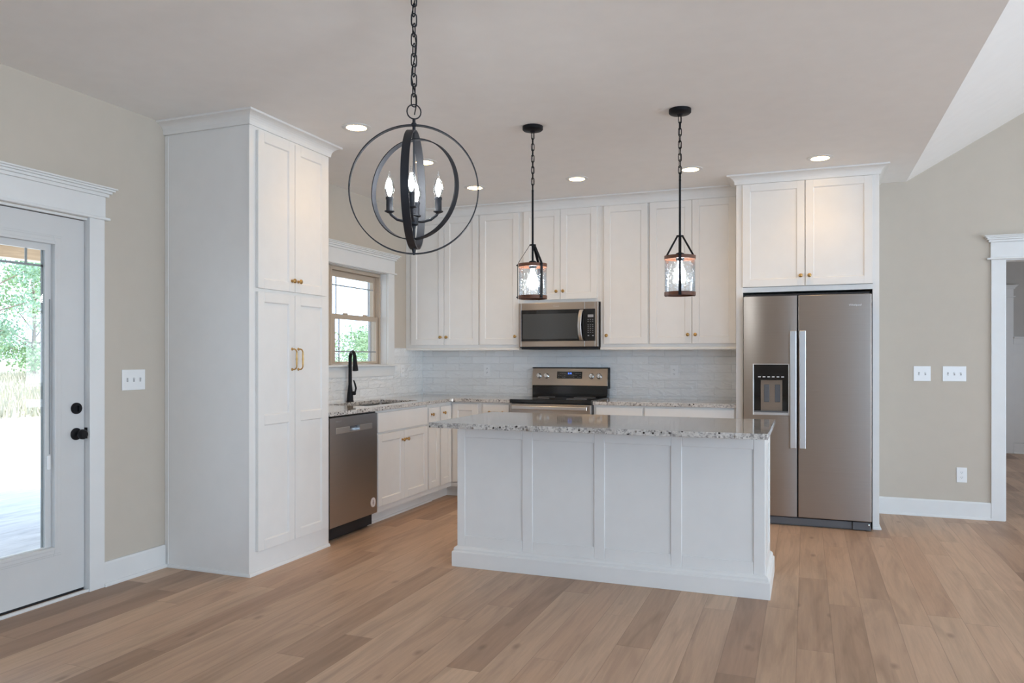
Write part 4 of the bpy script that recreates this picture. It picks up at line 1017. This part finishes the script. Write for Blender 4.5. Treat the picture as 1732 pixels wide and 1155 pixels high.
# ------------------------------------------------------------------ pendants
def link(mb, c, L, W, r, ang):
    """one oval chain link standing upright, turned by ang"""
    c = Vector(c); h = Vector((math.cos(ang), math.sin(ang), 0)); pts = []
    for i in range(20):
        a = 2*PI*i/20; sx, sz = math.cos(a), math.sin(a)
        pts.append(c+h*(W/2)*sx+Vector((0, 0, 1))*((L/2-W/2)*(1 if sz > 0 else -1)*min(1, abs(sz)*3)+(W/2)*sz))
    mb.tube(pts, r, 8, True)
def pendant(x, y, rod_top, hub, top, bot, a0, label, nbulb=True):
    t = thing('pendant_light', label, 'pendant light', (x, y, ZC), 'pendants over the island')
    R = 0.090
    MB().lathe((x, y, ZC), (0, 0, -1), [(0.064, 0.0005), (0.064, 0.020), (0.058, 0.026), (0.020, 0.030), (0.012, 0.040), (0, 0.041)], 40).build('canopy', M['black'], t, smooth=40)
    ch = MB(); z = ZC-0.040; n = max(1, round((z-rod_top)/0.036)); p = (z-rod_top)/n
    for i in range(n): link(ch, (x, y, z-(i+0.5)*p), p+0.010, 0.019, 0.0024, (i % 2)*PI/2+0.6)
    ch.build('chain', M['black'], t, smooth=60)
    MB().tube([(x+0.004, y, ZC-0.03), (x-0.004, y+0.003, ZC-0.15), (x+0.004, y, ZC-0.26), (x, y, rod_top+0.0)], 0.0022, 8).build('cord', M['black'], t, smooth=60)
    MB().lathe((x, y, rod_top), (0, 0, -1), [(0.0065, 0), (0.0075, 0.004), (0.0065, 0.010), (0.0065, rod_top-hub), (0.0065, rod_top-top-0.012)], 16).build('rod', M['black'], t, smooth=40)
    MB().lathe((x, y, hub+0.004), (0, 0, -1), [(0.006, 0), (0.021, 0.001), (0.021, 0.007), (0.006, 0.008)], 20).build('hub', M['black'], t, smooth=40)
    MB().lathe((x, y, top+0.020), (0, 0, -1), [(0.012, 0), (0.024, 0.006), (0.024, 0.040), (0.018, 0.050), (0, 0.051)], 24).build('socket', M['black'], t, smooth=40)
    for i in range(3):
        a = a0+i*2*PI/3; d = Vector((math.cos(a), math.sin(a), 0)); wdir = Vector((-d.y, d.x, 0))
        o = Vector((x, y, 0))
        MB().ribbon([o+d*0.012+Vector((0, 0, hub)), o+d*0.020+Vector((0, 0, hub-0.004)), o+d*(R-0.004)+Vector((0, 0, top+0.012)), o+d*(R+0.0045)+Vector((0, 0, top-0.004)), o+d*(R+0.0045)+Vector((0, 0, bot-0.001))], wdir, 0.0165, 0.003).build('strap', M['black'], t, smooth=25)
        bo = MB()
        for zz in (top-0.010, bot+0.010): bo.lathe(o+d*(R+0.0062)+Vector((0, 0, zz)), d, [(0.0045, 0), (0.0045, 0.006), (0, 0.0065)], 12)
        bo.build('bolt', M['black'], t, smooth=40)
    for zc in (top, bot+0.021):
        rg_ = MB().lathe((x, y, zc), (0, 0, -1), [(R-0.010, 0), (R, 0), (R, 0.021), (R-0.010, 0.021), (R-0.010, 0)], 64)
        rg_.build('wood_ring', M['pwood'], t, smooth=40)
    MB().lathe((x, y, top-0.004), (0, 0, -1), [(R-0.0105, 0), (R-0.0105, top-bot-0.008)], 64)
    gl = MB(); seg = 64; h0, h1 = top-0.0212, bot+0.0212
    vs = [(x+rr*math.cos(2*PI*i/seg), y+rr*math.sin(2*PI*i/seg), zz) for zz in (h0, h1) for rr in (R-0.003,) for i in range(seg)]
    gl.add(vs, [(i, (i+1) % seg, seg+(i+1) % seg, seg+i) for i in range(seg)])
    gl.build('glass_drum', M['seeded'], t, smooth=60)
    MB().lathe((x, y, top-0.028), (0, 0, -1), [(0.012, 0), (0.013, 0.022), (0.017, 0.034), (0.026, 0.050), (0.0315, 0.066), (0.0330, 0.080), (0.0300, 0.096), (0.0210, 0.108), (0.010, 0.113), (0, 0.114)], 24).build('bulb', M['pbulb'], t, smooth=60)
def cam_ang(x, y): return math.atan2(-7.0231-y, 3.7007-x)
pendant(2.102, -2.515, 2.340, 1.996, 1.878, 1.658, cam_ang(2.102, -2.515)+math.radians(35), 'left black pendant with seeded glass drum over the island')
pendant(3.014, -2.518, 2.330, 2.000, 1.884, 1.652, cam_ang(3.014, -2.518), 'right black pendant with seeded glass drum over the island')

# ------------------------------------------------------------------ chandelier
cx, cy, cz = 2.285, -4.405, 1.941
to = Vector((3.7007-cx, -7.0231-cy, 0)).normalized(); rt = Vector((-to.y, to.x, 0))    # towards viewer, and viewer's right
def hd_(r_, t_): v = rt*r_+to*t_; return v.normalized()
ch = thing('orb_chandelier', 'dark metal orb chandelier with candle bulbs hanging from a chain', 'chandelier', (cx, cy, ZC))
MB().hoop((cx, cy, cz), 0.2505, hd_(1, 0.07), 0.020, 0.0042, 128).build('outer_ring', M['chand'], ch, smooth=30)
MB().hoop((cx, cy, cz-0.004), 0.226, hd_(-0.150, 0.988), 0.030, 0.0045, 128).build('upright_ring', M['chand'], ch, smooth=30)
MB().hoop((cx+0.0, cy, cz), 0.194, hd_(0.83, 0.557), 0.026, 0.0042, 128).build('inner_ring', M['chand'], ch, smooth=30)
MB().lathe((cx, cy, cz+0.276), (0, 0, -1), [(0, 0), (0.006, 0.002), (0.006, 0.016), (0.010, 0.020), (0.010, 0.030), (0.006, 0.034), (0.006, 0.060), (0.0045, 0.062), (0.0045, 0.370), (0.0, 0.371)], 20).build('stem', M['chand'], ch, smooth=40)
MB().lathe((cx, cy, cz-0.105), (0, 0, -1), [(0.006, 0), (0.017, 0.004), (0.017, 0.030), (0.008, 0.036), (0.005, 0.050), (0.005, 0.110), (0.009, 0.125), (0.004, 0.148), (0, 0.149)], 20).build('hub', M['chand'], ch, smooth=40)
ck_ = MB(); link(ck_, (cx, cy, cz+0.301), 0.056, 0.054, 0.0026, math.atan2(rt.y, rt.x)+0.15); ck_.build('loop', M['chand'], ch, smooth=60)
cn = MB(); z = cz+0.326; n = round((ZC-0.045-z)/0.0385); p = (ZC-0.045-z)/n
for i in range(n): link(cn, (cx, cy, z+(i+0.5)*p), p+0.012, 0.022, 0.0026, (i % 2)*PI/2+0.9)
cn.build('chain', M['chand'], ch, smooth=60)
wv = [(cx+0.009*math.sin(i*0.9), cy+0.004*math.cos(i*0.7), cz+0.29+(ZC-0.03-cz-0.29)*i/16) for i in range(17)]
MB().tube(wv, 0.0022, 8).build('cord', M['black'], ch, smooth=60)
MB().lathe((cx, cy, ZC), (0, 0, -1), [(0.066, 0.0005), (0.066, 0.018), (0.058, 0.026), (0.020, 0.030), (0.012, 0.048), (0, 0.049)], 40).build('canopy', M['chand'], ch, smooth=40)
for k_ in range(4):
    d = (hd_(1, 0.10), hd_(-0.10, 1), hd_(-1, -0.10), hd_(0.10, -1))[k_]; o = Vector((cx, cy, cz)); rr = 0.094; up = Vector((0, 0, 1))
    arm = MB().tube([o+d*0.010-up*0.122, o+d*0.035-up*0.124, o+d*0.065-up*0.116, o+d*(rr-0.006)-up*0.098, o+d*rr-up*0.085], 0.0055, 12).build('arm', M['chand'], ch, smooth=50)
    b = o+d*rr
    MB().lathe(b-up*0.092, up, [(0.006, 0), (0.019, 0.006), (0.019, 0.009), (0.0140, 0.010), (0.0130, 0.012), (0.0130, 0.052), (0.0145, 0.054), (0.0145, 0.062), (0, 0.0625)], 20).build('candle_sleeve', M['chand'], arm, smooth=40)
    bz = b-up*0.030
    MB().lathe(bz, up, [(0.009, 0), (0.0125, 0.008), (0.0190, 0.026), (0.0195, 0.038), (0.0140, 0.060), (0.0060, 0.078), (0.0035, 0.090), (0.0030, 0.098), (0, 0.100)], 20).build('bulb', M['bulbglass'], arm, smooth=60)
    MB().lathe(bz, up, [(0.004, 0.004), (0.009, 0.018), (0.0120, 0.034), (0.0080, 0.056), (0.003, 0.072), (0, 0.073)], 16).build('filament', M['bulb'], arm, smooth=60)

# ------------------------------------------------------------------ outside
gm = MB()
xs_ = [-T-0.001, -4, -8, -14, -22, -32, -45, -70]; zs_ = [-0.15, -0.15, -0.12, 0.0, 0.25, 0.6, 0.8, 0.9]
vs = []; ys = list(range(-40, 101, 10))
for x, z in zip(xs_, zs_):
    for y in ys: vs.append((x, y, z))
ny = len(ys); fs_ = [(i*ny+j, i*ny+j+1, (i+1)*ny+j+1, (i+1)*ny+j) for i in range(len(xs_)-1) for j in range(ny-1)]
struct(gm.add(vs, fs_).build('ground', M['ground']), 'pale bare ground and dry field outside the patio door', 'ground')
pd = MB()
for a, b in ((-0.17, -2.05), (-2.056, -3.85)): pd.box(a, b, -7.5, 0.4, -0.30, -0.06)
struct(pd.build('porch_floor', M['deck']), 'grey porch floor outside the patio door', 'porch floor')
pr = thing('porch_roof', 'tan wooden porch roof seen through the top of the patio door', 'porch', (-2.0, -3.5, 2.3))
MB().box(-0.17, -3.9, -7.5, -0.3, 2.52, 2.56).build('soffit', M['soffit'], pr)
MB().box(-3.75, -3.9, -7.5, -0.3, 2.295, 2.52).build('beam', M['soffit'], pr, 0.004)
MB().box(-3.74, -3.88, -7.4, -7.26, -0.06, 2.295).build('post', M['trim'], pr)
struct(MB().box(-1.00, -T-0.001, 0.62, 3.0, -0.3, 2.9).build('wall_wing', M['brick']), 'brick wall of the house wing outside the sink window', 'wall')
dsn = MB().box(-0.985, -0.915, 0.54, 0.61, -0.3, 2.9); tag(dsn.build('downspout', M['muntin'], None, 0.01), 'grey downspout at the brick corner outside the sink window', 'downspout')

def tree(x, y, z, h, spread, n, mat, label, ls=0.20, lo=0.12, seed=0):
    rnd = random.Random(seed)
    t = thing('tree', label, 'tree', (x, y, z), 'trees beyond the field')
    tr = MB(); tr.tube([(x, y, z-0.3), (x+0.05*h*0.2, y, z+h*0.35), (x-0.03*h*0.3, y+0.1, z+h*0.75)], [h*0.024, h*0.017, h*0.006], 10)
    cs_ = []
    for i in range(26):
        a = rnd.uniform(0, 2*PI); zz = rnd.uniform(lo+0.05, 1.0); rr = spread*math.sqrt(rnd.random())*(1.08-abs(zz-0.45)*1.15)
        c = Vector((x+rr*math.cos(a), y+rr*math.sin(a), z+h*zz)); cs_.append((c, spread*rnd.uniform(0.16, 0.36)))
        st_ = Vector((x, y, z+h*max(0.12, zz*0.62)))
        tr.tube([st_, st_.lerp(c, 0.5)+Vector((0, 0, 0.02*h)), c], [h*0.007, h*0.004, h*0.0015], 6)
    tr.build('trunk', M['bark'], t, smooth=60)
    lv = MB()
    for i in range(n):
        c, r = rnd.choice(cs_)
        d = Vector((rnd.gauss(0, 1), rnd.gauss(0, 1), rnd.gauss(0, 0.8))); p = c+d.normalized()*r*rnd.random()**0.45
        if p.z < z+0.1: continue
        u = Vector((rnd.gauss(0, 1), rnd.gauss(0, 1), rnd.gauss(0, 1))).normalized(); v = u.orthogonal().normalized()
        s = ls*rnd.uniform(0.6, 1.3)
        lv.add([p-u*s*0.5, p+v*s*0.26-u*s*0.08, p+u*s*0.5, p-v*s*0.26-u*s*0.08], [(0, 1, 2, 3)])
    f_ = lv.build('foliage', mat, t); f_['kind'] = 'stuff'
    return t
tree(-24.2, 11.2, 0.30, 8.0, 2.6, 5200, M['leaf2'], 'tall thin-crowned tree outside the patio door', 0.15, 0.16, 3)
tree(-30.0, 18.2, 0.50, 5.2, 3.2, 7000, M['leaf'], 'bushy low tree behind the thin-crowned one outside the patio door', 0.17, 0.0, 4)
tree(-30.5, 10.4, 0.50, 5.6, 3.0, 6000, M['leaf2'], 'bushy tree at the left edge outside the patio door', 0.17, 0.0, 5)
tree(-21.0, 33.5, 0.25, 2.5, 3.0, 8000, M['leaf'], 'low bright green tree seen through the sink window', 0.17, -0.1, 6)
tree(-27.5, 33.0, 0.45, 2.4, 3.0, 8000, M['leaf2'], 'second low tree left of the bright one outside the sink window', 0.17, -0.1, 8)
gb = MB(); rnd = random.Random(11)
for i in range(6000):
    d = rnd.uniform(16, 33); f = rnd.uniform(-0.86, -0.60)
    x = 3.7-d; y = -7.02-f*d
    z = -0.12+max(0, (d-12))*0.028
    hgt = rnd.uniform(0.12, 0.42); a = rnd.uniform(0, PI); q = Vector((math.cos(a), math.sin(a), 0))*0.03; b = Vector((x, y, z-0.05)); tip = b+Vector((rnd.uniform(-.12, .12), rnd.uniform(-.12, .12), hgt))
    gb.add([b-q, b+q, tip], [(0, 1, 2)])
tag(gb.build('dry_grass', M['grass']), 'tall dry grass in the field outside the patio door', 'grass', kind='stuff')
